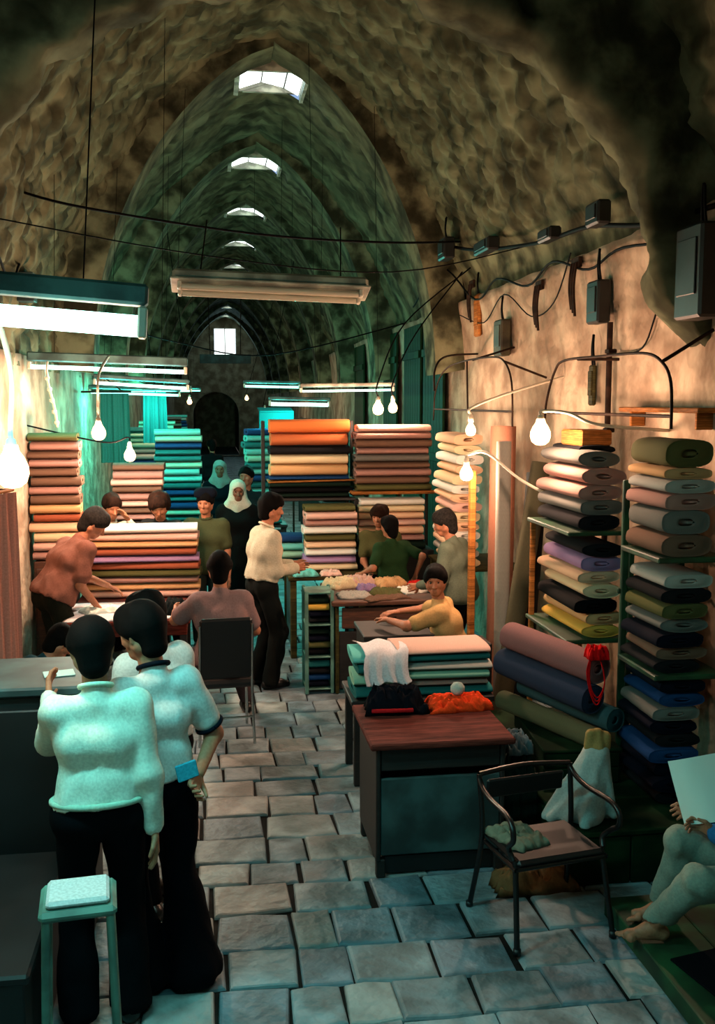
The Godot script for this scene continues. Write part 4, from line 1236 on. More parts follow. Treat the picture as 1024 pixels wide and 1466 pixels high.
func build_far() -> void:
	stall_table("plain table under the teal stack of shiny bolts", Vector3(-0.4, 0, -12.2), Vector3(0.7, 0.9, 0.5), M.wood_dark)
	stack("shiny teal stack", Vector3(-0.38, 0.902, -12.15), 0.0, 0.54, 0.34, row(0.08, ["teal", "aqua", "teal", "mint", "blue", "teal", "blue", "teal", "aqua", "aqua", "mint", "teal", "teal", "blue", "mint", "aqua"]), 0.015)
	stall_table("table under the leaning teal pile beside the orange stack", Vector3(0.75, 0, -14.0), Vector3(0.6, 0.8, 0.5), M.wood_dark)
	stack("leaning teal pile", Vector3(0.72, 0.802, -13.9), 8.0, 0.5, 0.34, row(0.088, ["teal", "blue", "aqua", "teal", "mint", "aqua", "teal", "blue", "aqua", "teal", "mint", "aqua", "teal", "aqua", "blue"]), 0.03)
	var aw := thing("awning", "teal cloth awning over the stall behind the orange stack", "awning", Vector3(0.95, 2.26, -14.6))
	bx(aw, "valance", Vector3(0.5, 0.26, 0.02), Vector3(0, -0.02, 0.2), cloth(Color(0.08, 0.4, 0.42)))
	bx(aw, "sheet", Vector3(0.5, 0.02, 0.5), Vector3(0, 0.12, -0.03), cloth(Color(0.08, 0.4, 0.42)), Vector3(6, 0, 0))
	for s in [-1, 1]:
		tb(aw, "pole", [Vector3(s * 0.24, 0.1, 0.18), Vector3(s * 0.24, -2.26, 0.18)], 0.015, M.iron, false)
	hanging_cloth("hanging_cloth", "teal cloth hanging under the tube lamp by the wall", Vector3(-1.15, 1.75, -12.6), 0.34, 0.85, Color(0.2, 0.45, 0.42), 91)
	hanging_cloth("hanging_cloth", "dark teal cloth hanging next to the teal cloth", Vector3(-0.72, 1.95, -13.6), 0.3, 0.68, Color(0.12, 0.34, 0.34), 92)
	var rod := thing("cloth_rod", "iron rod from the wall holding the teal hanging cloths", "rod", Vector3(-1.55, 2.62, -12.6))
	tb(rod, "bar", [Vector3(0, 0, 0), Vector3(0.6, 0, 0)], 0.012, M.iron, false)
	tb(rod, "brace", [Vector3(0, 0.4, 0), Vector3(0.5, 0, 0)], 0.008, M.iron, false)
	var rod2 := thing("cloth_rod", "iron rod behind, holding the dark teal cloth", "rod", Vector3(-1.55, 2.65, -13.6))
	tb(rod2, "bar", [Vector3(0, 0, 0), Vector3(1.05, 0, 0)], 0.012, M.iron, false)
	tb(rod2, "brace", [Vector3(0, 0.4, 0), Vector3(0.9, 0, 0)], 0.008, M.iron, false)
	# rows of far stalls
	var k := 0
	var names := ["second", "third", "fourth", "fifth"]
	for d in [16.5, 20.5, 25.5, 31.0]:
		for s in [-1, 1]:
			var x: float = -1.05 if s < 0 else 2.2
			var side: String = "along the wall of the cutting table" if s < 0 else "along the wall of the wiring"
			stall_table("%s stall table down the street %s" % [names[k], side], Vector3(x, 0, -d), Vector3(0.8, 0.85, 0.6), M.wood_dark)
			var cols := []
			for i in 14:
				cols.append(["teal", "aqua", "mint", "blue", "dusty pink", "pale grey", "brown"][rng.randi() % 7])
			stack("%s far stack %s" % [names[k], "opposite the wiring" if s < 0 else "below the wiring"], Vector3(x, 0.852, -d), 0.0, 0.7, 0.4, row(0.09, cols), 0.02)
		k += 1
	# dark plank shutters added to darken the far wall below the wiring
	for q in [[12.2, "added dark green plank shutter darkening the wall past the fuse boxes"], [13.5, "added dark green plank shutter darkening the wall before the teal awning"], [15.2, "added dark green plank shutter darkening the wall beyond the teal awning"], [18.4, "added dark green plank shutter darkening the wall between second and third stalls"]]:
		var sh := thing("added_shutter", q[1], "shutter", Vector3(2.76, 0.02, -(q[0] as float)), 90.0)
		for i in 7:
			bx(sh, "plank", Vector3(0.155, 3.5, 0.03), Vector3(-0.48 + i * 0.16, 1.75, 0), M.paint_darkgreen)
		for y in [0.5, 1.8, 3.1]:
			bx(sh, "batten", Vector3(1.1, 0.1, 0.025), Vector3(0, y, -0.028), M.paint_darkgreen)
	# canopy beam and plank under the end window
	var cb := thing("canopy", "dark teal canopy board below the end window", "canopy", Vector3(0.55, 3.92, -34.0))
	bx(cb, "board", Vector3(1.7, 0.3, 0.1), Vector3.ZERO, M.paint_teal)
	for s in [-1, 1]:
		tb(cb, "hanger", [Vector3(s * 0.5, 0.1, 0), Vector3(s * 0.55, 2.4, 0)], 0.015, M.iron, false)

# ================================================================= wiring and ironwork on the wall
func build_cables() -> void:
	var k: Material = M.cable_black
	single("street_cable", "thick black cable sagging across the street under the vault", "cable", tube_mesh([Vector3(-1.45, 4.12, -8.2), Vector3(-0.9, 3.98, -8.1), Vector3(0.4, 3.9, -8.6), Vector3(1.6, 3.95, -9.2), Vector3(2.72, 4.2, -10.6)], 0.011), k)
	single("street_cable", "thin cable across the street above the unlit batten", "cable", tube_mesh([Vector3(-1.5, 3.75, -7.2), Vector3(0.0, 3.5, -7.1), Vector3(1.4, 3.48, -7.6), Vector3(2.76, 3.85, -8.6)], 0.005), k)
	single("street_cable", "thin cable sagging across the street beyond the batten", "cable", tube_mesh([Vector3(-1.5, 3.5, -12.0), Vector3(-0.4, 3.22, -12.4), Vector3(0.8, 3.1, -13.0), Vector3(2.75, 3.6, -14.0)], 0.009), k)
	var lines := [
		["bundle of black cables pinned along the wall above the meters", [[3.56, 5.2], [3.6, 6.04], [3.74, 6.95], [3.78, 7.82], [3.84, 8.52], [4.0, 9.85], [4.23, 11.0]], 0.017],
		["thinner cable looping below the bundle along the wall", [[3.37, 5.2], [3.52, 6.45], [3.46, 7.1], [3.61, 7.81], [3.5, 8.5], [3.66, 9.35], [3.55, 10.2], [4.0, 11.29], [3.75, 13.2]], 0.01],
		["slack cable drooping between the meter boxes", [[3.62, 7.4], [3.3, 7.9], [3.24, 8.5], [3.5, 9.2], [3.3, 10.0], [3.45, 10.9]], 0.006],
		["slanting cable over the wall beside the dark meter", [[3.5, 5.5], [3.1, 6.0], [2.85, 6.25], [2.82, 6.7]], 0.006]]
	for l in lines:
		var pts := []
		for p in l[1]:
			var hh: float = p[0]
			var c := (RISE * RISE - 2.1 * 2.1) / 4.2
			var wx := 2.79
			if hh > 2.8:
				wx = APEX_X + sqrt((2.1 + c) * (2.1 + c) - (hh - 2.8) * (hh - 2.8)) - c - 0.07
			pts.append(Vector3(wx, hh, -(p[1] as float)))
		single("wall_cable", l[0], "cable", tube_mesh(pts, l[2]), k)
	# boxes on the wall
	var boxes := [
		["dark_meter", "black electric meter below the cables, beside the conduit", Vector3(2.74, 3.2, -6.85), Vector3(0.1, 0.3, 0.22), "meter_dark"],
		["fuse_box", "olive fuse box on the wall above the second awning frame", Vector3(2.76, 3.1, -9.27), Vector3(0.1, 0.34, 0.26), "meter_olive"],
		["fuse_box", "green-grey fuse box farther along the wall past the olive one", Vector3(2.75, 3.2, -11.2), Vector3(0.1, 0.24, 0.26), "meter_dark"],
		["fuse_box", "dim fuse box high on the wall near the street cable", Vector3(2.58, 3.66, -15.6), Vector3(0.12, 0.5, 0.3), "meter_dark"],
		["junction_box", "black junction box on the cable bundle, near the meter", Vector3(2.66, 3.78, -6.7), Vector3(0.1, 0.16, 0.24), "meter_dark"],
		["junction_box", "black junction box on the cable bundle, past the meter", Vector3(2.66, 3.8, -7.7), Vector3(0.1, 0.1, 0.3), "meter_dark"],
		["junction_box", "long black junction box on the cable bundle above the fuse box", Vector3(2.6, 3.95, -9.3), Vector3(0.12, 0.12, 0.5), "meter_dark"],
		["junction_box", "dark junction box where the street cable meets the wall", Vector3(2.5, 4.1, -10.5), Vector3(0.12, 0.22, 0.3), "meter_dark"],
		["wall_cupboard", "dark blue cupboard hung high on the wall over the reader", Vector3(2.66, 3.2, -5.2), Vector3(0.16, 0.5, 0.3), "meter_dark"],
		["switch_board", "pale wooden switch board beside the olive fuse box", Vector3(2.8, 3.4, -10.3), Vector3(0.04, 0.44, 0.2), "wood_pale"],
		["switch_board", "weathered wooden board on the wall inside the awning frame", Vector3(2.81, 2.62, -7.1), Vector3(0.03, 0.3, 0.1), "wood_olive"]]
	for b in boxes:
		var o := thing(b[0], b[1], (b[0] as String).replace("_", " "), b[2])
		var sz: Vector3 = b[3]
		bx(o, "case", sz, Vector3.ZERO, M[b[4]], Vector3.ZERO, 0.015)
		bx(o, "cover", Vector3(0.012, sz.y * 0.6, sz.z * 0.7), Vector3(-sz.x * 0.5 - 0.004, sz.y * 0.05, 0), M[b[4]], Vector3.ZERO, 0.004)
		if sz.y > 0.2:
			tb(o, "lead", [Vector3(0, sz.y * 0.5, 0), Vector3(-0.02, sz.y * 0.5 + 0.1, 0.03), Vector3(0.0, sz.y * 0.5 + 0.22, 0.0)], 0.01, k)
			tb(o, "lead", [Vector3(-0.01, sz.y * 0.5, 0.06), Vector3(-0.03, sz.y * 0.5 + 0.08, 0.08), Vector3(-0.02, sz.y * 0.5 + 0.2, 0.05)], 0.008, k)
	# hanging iron insulators
	var places := [[3.55, 10.4, 0.36, "beside the pale switch board"], [3.3, 8.2, 0.34, "between the meter and the olive fuse box"], [3.36, 7.35, 0.36, "next to the black meter"]]
	for p in places:
		var o := thing("cable_bracket", "iron cable bracket with hanging leads, " + (p[3] as String), "bracket", Vector3(2.76, p[0], -(p[1] as float)))
		bx(o, "plate", Vector3(0.03, 0.08, 0.16), Vector3(0, (p[2] as float) * 0.5, 0), M.iron)
		for i in 3:
			tb(o, "lead", [Vector3(-0.02, (p[2] as float) * 0.5, -0.05 + i * 0.05), Vector3(-0.035, 0, -0.05 + i * 0.045), Vector3(-0.02, -(p[2] as float) * (0.45 + 0.08 * i), -0.04 + i * 0.04)], 0.011, M.iron)
	# iron conduit
	var c := thing("conduit", "rusty vertical conduit on the wall behind the awning frame", "pipe", Vector3(2.77, 0, -6.7))
	tb(c, "pipe", [Vector3(0, 1.0, 0), Vector3(0, 3.05, 0)], 0.022, M.iron, false, 8)
	for y in [2.3, 2.85]:
		bx(c, "clamp", Vector3(0.06, 0.03, 0.08), Vector3(0.01, y, 0), M.iron)
	# awning frames of bent rod
	var f := thing("iron_awning_hoop", "bent iron awning frame before the pink wall, over the shelves", "frame", Vector3.ZERO)
	tb(f, "hoop", [Vector3(2.5, 2.3, -7.25), Vector3(2.5, 2.5, -7.22), Vector3(2.5, 2.72, -7.05), Vector3(2.5, 2.79, -6.85), Vector3(2.5, 2.79, -6.2), Vector3(2.5, 2.78, -5.55), Vector3(2.5, 2.72, -5.3), Vector3(2.5, 2.6, -5.18), Vector3(2.5, 2.35, -5.16)], 0.009, M.iron)
	tb(f, "stay", [Vector3(2.5, 2.79, -6.6), Vector3(2.8, 2.79, -6.6)], 0.011, M.iron, false)
	tb(f, "stay", [Vector3(2.5, 2.72, -5.3), Vector3(2.8, 2.9, -5.3)], 0.011, M.iron, false)
	tb(f, "rail", [Vector3(2.5, 2.42, -7.23), Vector3(2.5, 2.42, -5.16)], 0.01, M.iron, false)
	var f2 := thing("iron_awning_hoop", "bent iron awning frame above the pale bolts along the wall", "frame", Vector3.ZERO)
	tb(f2, "hoop", [Vector3(2.4, 2.3, -10.6), Vector3(2.4, 2.62, -10.5), Vector3(2.4, 2.82, -10.1), Vector3(2.4, 2.88, -9.4), Vector3(2.4, 2.88, -8.4), Vector3(2.4, 2.83, -8.0), Vector3(2.4, 2.65, -7.78), Vector3(2.4, 2.3, -7.74)], 0.008, M.iron)
	tb(f2, "rail", [Vector3(2.4, 2.42, -10.55), Vector3(2.4, 2.42, -7.74)], 0.009, M.iron, false)
	tb(f2, "stay", [Vector3(2.4, 2.88, -9.0), Vector3(2.8, 3.0, -9.0)], 0.01, M.iron, false)
	tb(f2, "stay", [Vector3(2.4, 2.83, -8.0), Vector3(2.8, 2.7, -8.1)], 0.01, M.iron, false)
	tb(f2, "brace", [Vector3(2.4, 2.88, -9.2), Vector3(2.4, 2.42, -9.15)], 0.009, M.iron, false)
	var f3 := thing("iron_awning_hoop", "short curved iron rod crossing the frame above the bolts", "frame", Vector3.ZERO)
	tb(f3, "rod", [Vector3(2.8, 3.0, -10.3), Vector3(2.3, 2.94, -9.6), Vector3(2.05, 2.8, -9.0), Vector3(2.0, 2.6, -8.8)], 0.01, M.iron)
	var lg := thing("wall_ledge", "plaster-coloured timber ledge on the wall over the green shelf", "ledge", Vector3(2.77, 2.45, -5.8))
	bx(lg, "board", Vector3(0.14, 0.03, 1.1), Vector3.ZERO, M.wood_pale)
	for z in [-0.45, 0.45]:
		bx(lg, "bracket", Vector3(0.1, 0.1, 0.03), Vector3(0.02, -0.06, z), M.wood_pale)
	# cords and leads on the other wall
	single("wall_cable", "dark cables hanging down the wall opposite the meters", "cable", tube_mesh([Vector3(-1.5, 4.3, -6.9), Vector3(-1.52, 3.9, -6.85), Vector3(-1.5, 3.6, -6.9), Vector3(-1.52, 3.2, -7.0), Vector3(-1.52, 2.9, -6.9)], 0.016), k)
	single("wall_cable", "looped thin cable on the wall opposite the meters", "cable", tube_mesh([Vector3(-1.5, 3.75, -6.9), Vector3(-1.5, 3.6, -7.3), Vector3(-1.5, 3.55, -7.7), Vector3(-1.5, 3.4, -8.1), Vector3(-1.5, 3.6, -8.5)], 0.01), k)
	var jb := thing("junction_box", "dark teal junction box on the wall opposite the meters", "junction box", Vector3(-1.5, 3.45, -8.8))
	bx(jb, "case", Vector3(0.14, 0.24, 0.16), Vector3.ZERO, M.paint_teal)
	bx(jb, "cover", Vector3(0.012, 0.16, 0.1), Vector3(0.075, 0, 0), M.meter_dark)
	var ch := thing("pull_chain", "bright white knotted cord hanging below the grey batten", "cord", Vector3(-1.38, 2.74, -8.9))
	tb(ch, "cord", [Vector3(0, 0.12, -0.1), Vector3(0, 0.02, -0.03), Vector3(0.02, -0.12, 0), Vector3(0.06, -0.3, 0), Vector3(0.08, -0.46, 0)], 0.012, M.cord_white)
	for i in 5:
		part(ch, "knot", lathe_mesh([Vector2(0.001, -0.025), Vector2(0.022, -0.01), Vector2(0.022, 0.01), Vector2(0.001, 0.025)], 8), M.cord_white, Vector3(0.006 + 0.017 * i, -0.04 - 0.095 * i, 0))

# ================================================================= smooth bodies: tapered capsules joined by a smooth minimum, meshed as surface nets
func cap(a: Vector3, b: Vector3, ra: float, rb: float, k := 0.03) -> Array:
	return [0, a, b, ra, rb, k]

func cut(a: Vector3, b: Vector3, ra: float, rb: float, k := 0.01) -> Array:
	return [1, a, b, ra, rb, k]

func new_acc() -> Dictionary:
	return {"v": PackedVector3Array(), "n": PackedVector3Array(), "i": PackedInt32Array()}

func acc_mesh(acc: Dictionary) -> ArrayMesh:
	var arr := []
	arr.resize(Mesh.ARRAY_MAX)
	arr[Mesh.ARRAY_VERTEX] = acc.v
	arr[Mesh.ARRAY_NORMAL] = acc.n
	arr[Mesh.ARRAY_INDEX] = acc.i
	var m := ArrayMesh.new()
	m.add_surface_from_arrays(Mesh.PRIMITIVE_TRIANGLES, arr)
	return m

func nets(acc: Dictionary, prims: Array, cell: float, wrinkle := 0.0) -> void:
	var lo := Vector3.INF
	var hi := -Vector3.INF
	for q in prims:
		if q[0] == 0:
			var r: float = maxf(q[3], q[4]) + cell * 3.0 + wrinkle
			lo = lo.min(q[1] - Vector3.ONE * r).min(q[2] - Vector3.ONE * r)
			hi = hi.max(q[1] + Vector3.ONE * r).max(q[2] + Vector3.ONE * r)
	var inv := 1.0 / cell
	var nx := int((hi.x - lo.x) * inv) + 2
	var ny := int((hi.y - lo.y) * inv) + 2
	var nz := int((hi.z - lo.z) * inv) + 2
	var sxy := nx * ny
	var f := PackedFloat32Array()
	f.resize(sxy * nz)
	f.fill(1.0)
	for q in prims:
		var op: int = q[0]
		var a: Vector3 = q[1]
		var b: Vector3 = q[2]
		if op == 2:
			for z in nz:
				for y in ny:
					var i := z * sxy + y * nx
					var base := (lo + Vector3(0, y, z) * cell - a).dot(b)
					var step := b.x * cell
					for x in nx:
						if f[i + x] < base + step * x:
							f[i + x] = base + step * x
			continue
		var ra: float = q[3]
		var rd: float = q[4] - ra
		var k: float = q[5]
		var reach: float = maxf(ra, q[4]) + k + cell * 2.2
		var p0 := (a.min(b) - Vector3.ONE * reach - lo) * inv
		var p1 := (a.max(b) + Vector3.ONE * reach - lo) * inv
		var x0 := maxi(int(p0.x), 0)
		var x1 := mini(int(p1.x) + 1, nx)
		var y0 := maxi(int(p0.y), 0)
		var y1 := mini(int(p1.y) + 1, ny)
		var z0 := maxi(int(p0.z), 0)
		var z1 := mini(int(p1.z) + 1, nz)
		var ba := b - a
		var il := 1.0 / maxf(ba.length_squared(), 1e-9)
		var ik := 0.25 / maxf(k, 1e-5)
		for z in range(z0, z1):
			for y in range(y0, y1):
				var i := z * sxy + y * nx + x0
				var pa := lo + Vector3(x0, y, z) * cell - a
				for x in range(x0, x1):
					var t := clampf(pa.dot(ba) * il, 0.0, 1.0)
					var d := (pa - ba * t).length() - ra - rd * t
					var o := f[i]
					if op == 0:
						var e := k - absf(o - d)
						f[i] = minf(o, d) - (e * e * ik if e > 0.0 else 0.0)
					else:
						d = -d
						var e2 := k - absf(o - d)
						f[i] = maxf(o, d) + (e2 * e2 * ik if e2 > 0.0 else 0.0)
					i += 1
					pa.x += cell
	var band := cell * 1.9 + wrinkle
	if wrinkle > 0.0:
		for z in nz:
			for y in ny:
				var i := z * sxy + y * nx
				for x in nx:
					if absf(f[i + x]) < band:
						f[i + x] += wrinkle * wrinkle_noise.get_noise_3d(lo.x + x * cell, (lo.y + y * cell) * 0.6, lo.z + z * cell)
	var idx := PackedInt32Array()
	idx.resize(sxy * nz)
	idx.fill(-1)
	var vs: PackedVector3Array = acc.v
	var ns: PackedVector3Array = acc.n
	var tris: PackedInt32Array = acc.i
	var c := PackedFloat32Array()
	c.resize(8)
	var cells := PackedInt32Array()
	for z in nz - 1:
		for y in ny - 1:
			var row_i := z * sxy + y * nx
			for x in nx - 1:
				var i := row_i + x
				var v0 := f[i]
				if v0 > band or v0 < -band:
					continue
				c[0] = v0; c[1] = f[i + 1]; c[2] = f[i + nx]; c[3] = f[i + nx + 1]
				c[4] = f[i + sxy]; c[5] = f[i + sxy + 1]; c[6] = f[i + sxy + nx]; c[7] = f[i + sxy + nx + 1]
				var m := 0
				for q in 8:
					if c[q] < 0.0:
						m |= 1 << q
				if m == 0 or m == 255:
					continue
				var s := Vector3.ZERO
				var n := 0
				for q in 8:
					for bit in 3:
						var w := 1 << bit
						if q & w:
							continue
						var q2 := q | w
						if ((m >> q) & 1) == ((m >> q2) & 1):
							continue
						var t := c[q] / (c[q] - c[q2])
						var p := Vector3(q & 1, (q >> 1) & 1, (q >> 2) & 1)
						p[bit] += t
						s += p
						n += 1
				s /= n
				var g := Vector3(c[1] + c[3] + c[5] + c[7] - c[0] - c[2] - c[4] - c[6], c[2] + c[3] + c[6] + c[7] - c[0] - c[1] - c[4] - c[5], c[4] + c[5] + c[6] + c[7] - c[0] - c[1] - c[2] - c[3])
				idx[i] = vs.size()
				vs.append(lo + (Vector3(x, y, z) + s) * cell)
				ns.append(g.normalized())
				cells.append(i)
	for i in cells:
		var inside := f[i] < 0.0
		for ax in 3:
			var st: int = [1, nx, sxy][ax]
			var s1: int = [nx, sxy, 1][ax]
			var s2: int = [sxy, 1, nx][ax]
			if (f[i + st] < 0.0) == inside or i - s1 - s2 < 0:
				continue
			var a := idx[i]
			var b := idx[i - s1]
			var d := idx[i - s1 - s2]
			var e := idx[i - s2]
			if b < 0 or d < 0 or e < 0:
				continue
			if inside:
				tris.append_array(PackedInt32Array([a, d, b, a, e, d]))
			else:
				tris.append_array(PackedInt32Array([a, b, d, a, d, e]))
	acc.v = vs
	acc.n = ns
	acc.i = tris

# ================================================================= people
func two_bones(a: Vector3, c: Vector3, l1: float, l2: float, pole: Vector3) -> Array:
	var ac := c - a
	var d := clampf(ac.length(), absf(l1 - l2) + 0.01, l1 + l2 - 0.004)
	var dir := ac.normalized()
	var x := (l1 * l1 - l2 * l2 + d * d) / (2.0 * d)
	var h := sqrt(maxf(l1 * l1 - x * x, 0.0))
	var pp := (pole - dir * pole.dot(dir)).normalized()
	return [a + dir * x + pp * h, a + dir * d]

func hand_prims(wr: Vector3, e: Vector3, w: Vector3, n: Vector3, s: float, curl: float) -> Array:
	var out := []
	for j in [-0.024, 0.0, 0.024]:
		out.append(cap(wr + (e * 0.005 + w * j * 0.6) * s, wr + (e * 0.082 + w * j) * s, 0.015 * s, 0.0125 * s, 0.012))
	var lens := [0.07, 0.08, 0.074, 0.058]
	for i in 4:
		var o := 0.031 - 0.0207 * i
		var c1 := curl * (0.5 + 0.08 * i)
		var c2 := curl * (1.25 + 0.1 * i)
		var p0 := wr + (e * 0.084 + w * o) * s
		var p1: Vector3 = p0 + (e * cos(c1) + n * sin(c1) + w * (0.03 - 0.02 * i)) * lens[i] * 0.55 * s
		var p2: Vector3 = p1 + (e * cos(c2) + n * sin(c2)) * lens[i] * 0.5 * s
		out.append(cap(p0 - e * 0.012 * s, p1, 0.0095 * s, 0.0085 * s, 0.003))
		out.append(cap(p1, p2, 0.0085 * s, 0.007 * s, 0.003))
	var t0 := wr + (e * 0.022 + w * 0.024) * s
	var t1 := t0 + (e * 0.62 + w * 0.62 + n * 0.3).normalized() * 0.044 * s
	var t2 := t1 + (e * 0.9 + w * 0.15 + n * 0.45).normalized() * 0.036 * s
	out.append(cap(t0, t1, 0.014 * s, 0.0105 * s, 0.008))
	out.append(cap(t1, t2, 0.0105 * s, 0.008 * s, 0.003))
	return out

func person(p: Dictionary) -> Node3D:
	var o := thing("person", p.label, "person", p.at, p.get("yaw", 0.0))
	var h: float = p.get("h", 1.7)
	var s := h / 1.72
	var cell: float = p.get("cell", 0.02)
	var fine: float = p.get("fine", 0.008)
	var pel: Vector3 = p.get("pelvis", Vector3(0, 0.9 * s, 0))
	var bd: float = p.get("build", 1.0)
	var sb := s * bd
	var lean := deg_to_rad(p.get("lean", 3.0))
	var side := deg_to_rad(p.get("side", 0.0))
	var up := Vector3(sin(side), cos(lean) * cos(side), -sin(lean)).normalized()
	var tw := deg_to_rad(p.get("twist", 0.0))
	var rt := Vector3(cos(tw), 0, -sin(tw))
	rt = (rt - up * rt.dot(up)).normalized()
	var fw := up.cross(rt).normalized()            # chest forward
	var chest := pel + up * 0.31 * s
	var nb := pel + up * 0.505 * s
	var hd: Array = p.get("head", [0.0, 0.0, 0.0])
	var hb := Basis(Vector3.UP, deg_to_rad(hd[0])) * Basis(Vector3.RIGHT, deg_to_rad(hd[1])) * Basis(Vector3.BACK, deg_to_rad(hd[2]))
	var hu := hb.y
	var hf := -hb.z
	var hr := hb.x
	var hc := nb + (up * 0.075 + hu * 0.105) * s + hf * 0.02 * s
	var sh := []
	var el := []
	var wr := []
	var hip := []
	var kn := []
	var an := []
	var hands: Array = p.get("hands", [null, null])
	var poles: Array = p.get("poles", [null, null])
	var feet: Array = p.get("feet", [Vector3(-0.1 * s, 0, 0.03), Vector3(0.1 * s, 0, -0.03)])
	var kpole: Vector3 = p.get("kpole", Vector3(0, 0, -1))
	for i in 2:
		var sg := -1.0 if i == 0 else 1.0
		var shp := nb - up * 0.065 * s + rt * sg * 0.17 * sb
		sh.append(shp)
		var target: Vector3 = hands[i] if hands[i] != null else shp + Vector3(sg * 0.07, -0.53 * s, -0.05)
		var pole: Vector3 = poles[i] if poles[i] != null else Vector3(sg * 0.35, -0.3, 1.0)
		var ab := two_bones(shp, target, 0.285 * s, 0.25 * s, pole)
		el.append(ab[0])
		wr.append(ab[1])
		var hp := pel + Vector3(cos(tw * 0.3), 0, -sin(tw * 0.3)) * sg * 0.09 * s
		hip.append(hp)
		var lg := two_bones(hp, feet[i] + Vector3(0, 0.085 * s, 0), 0.43 * s, 0.41 * s, kpole + Vector3(sg * 0.1, 0, 0))
		kn.append(lg[0])
		an.append(lg[1])
	# ---- skin: one continuous body
	var acc := new_acc()
	var pr := [cap(hip[0], hip[1], 0.095 * sb, 0.095 * sb), cap(pel + up * 0.13 * s - rt * 0.05 * sb, pel + up * 0.13 * s + rt * 0.05 * sb, 0.092 * sb, 0.092 * sb), cap(chest - rt * 0.07 * sb, chest + rt * 0.07 * sb, 0.1 * sb, 0.1 * sb), cap(sh[0], sh[1], 0.052 * s, 0.052 * s), cap(nb - up * 0.03 * s, hc - hu * 0.05 * s, 0.053 * s, 0.05 * s)]
	for i in 2:
		pr.append(cap(sh[i], el[i], 0.045 * s, 0.038 * s))
		pr.append(cap(el[i], wr[i], 0.038 * s, 0.026 * s))
		pr.append(cap(hip[i], kn[i], 0.075 * s, 0.052 * s))
		pr.append(cap(kn[i], an[i], 0.052 * s, 0.036 * s))
		var fd: Vector3 = p.get("toe", Vector3(0, 0, -1))
		pr.append(cap(an[i] - Vector3(0, 0.045 * s, 0) - fd * 0.04 * s, an[i] + fd * 0.13 * s - Vector3(0, 0.055 * s, 0), 0.035 * s, 0.026 * s))
	nets(acc, pr, cell)
	# head
	var u := hu * s
	var fwd := hf * s
	var r := hr * s
	var head := [cap(hc + u * 0.035 - fwd * 0.03, hc + u * 0.035 + fwd * 0.02, 0.08 * s, 0.075 * s, 0.03),
		cap(hc + u * 0.0 + fwd * 0.03, hc - u * 0.06 + fwd * 0.045, 0.06 * s, 0.042 * s, 0.03),
		cap(hc - u * 0.085 + fwd * 0.058 - r * 0.012, hc - u * 0.085 + fwd * 0.058 + r * 0.012, 0.024 * s, 0.024 * s, 0.03),
		cap(hc - u * 0.045 - r * 0.045, hc - u * 0.045 + r * 0.045, 0.035 * s, 0.035 * s, 0.03),
		cap(hc + u * 0.03 + fwd * 0.084 - r * 0.032, hc + u * 0.03 + fwd * 0.084 + r * 0.032, 0.011 * s, 0.011 * s, 0.015),
		cap(hc - u * 0.022 + fwd * 0.06 - r * 0.035, hc - u * 0.022 + fwd * 0.06 + r * 0.035, 0.026 * s, 0.026 * s, 0.02),
		cut(hc + u * 0.006 + fwd * 0.103 - r * 0.031, hc + u * 0.006 + fwd * 0.103 - r * 0.031, 0.016 * s, 0.016 * s, 0.012),
		cut(hc + u * 0.006 + fwd * 0.103 + r * 0.031, hc + u * 0.006 + fwd * 0.103 + r * 0.031, 0.016 * s, 0.016 * s, 0.012),
		cap(hc + u * 0.015 + fwd * 0.09, hc - u * 0.03 + fwd * 0.11, 0.008 * s, 0.014 * s, 0.01),
		cap(hc - u * 0.034 + fwd * 0.094 - r * 0.012, hc - u * 0.034 + fwd * 0.094 + r * 0.012, 0.009 * s, 0.009 * s, 0.008),
		cap(hc - u * 0.056 + fwd * 0.09 - r * 0.016, hc - u * 0.056 + fwd * 0.09 + r * 0.016, 0.008 * s, 0.008 * s, 0.008),
		cut(hc - u * 0.0615 + fwd * 0.103 - r * 0.02, hc - u * 0.0615 + fwd * 0.103 + r * 0.02, 0.0045 * s, 0.0045 * s, 0.004),
		cap(hc - u * 0.068 + fwd * 0.088 - r * 0.012, hc - u * 0.068 + fwd * 0.088 + r * 0.012, 0.008 * s, 0.008 * s, 0.008),
		cap(hc - u * 0.06 - fwd * 0.01, nb - up * 0.0 * s, 0.05 * s, 0.05 * s, 0.03)]
	for sg in [-1.0, 1.0]:
		head.append(cap(hc + u * 0.018 - fwd * 0.005 + r * 0.08 * sg, hc - u * 0.022 + fwd * 0.002 + r * 0.077 * sg, 0.014 * s, 0.01 * s, 0.008))
	nets(acc, head, fine)
	# hands
	var curls: Array = p.get("curl", [0.5, 0.5])
	for i in 2:
		var sg := -1.0 if i == 0 else 1.0
		var e: Vector3 = ((wr[i] - el[i]) as Vector3).normalized()
		var pn: Vector3 = p.get("palm", [null, null])[i] if p.get("palm", [null, null])[i] != null else -rt * sg
		pn = (pn - e * pn.dot(e)).normalized()
		var wd := e.cross(pn) * (1.0 if i == 0 else -1.0)      # towards the thumb
		if p.get("hidden_hands", false):
			continue
		nets(acc, hand_prims(wr[i], e, wd, pn, s, curls[i]), minf(fine, 0.0055))
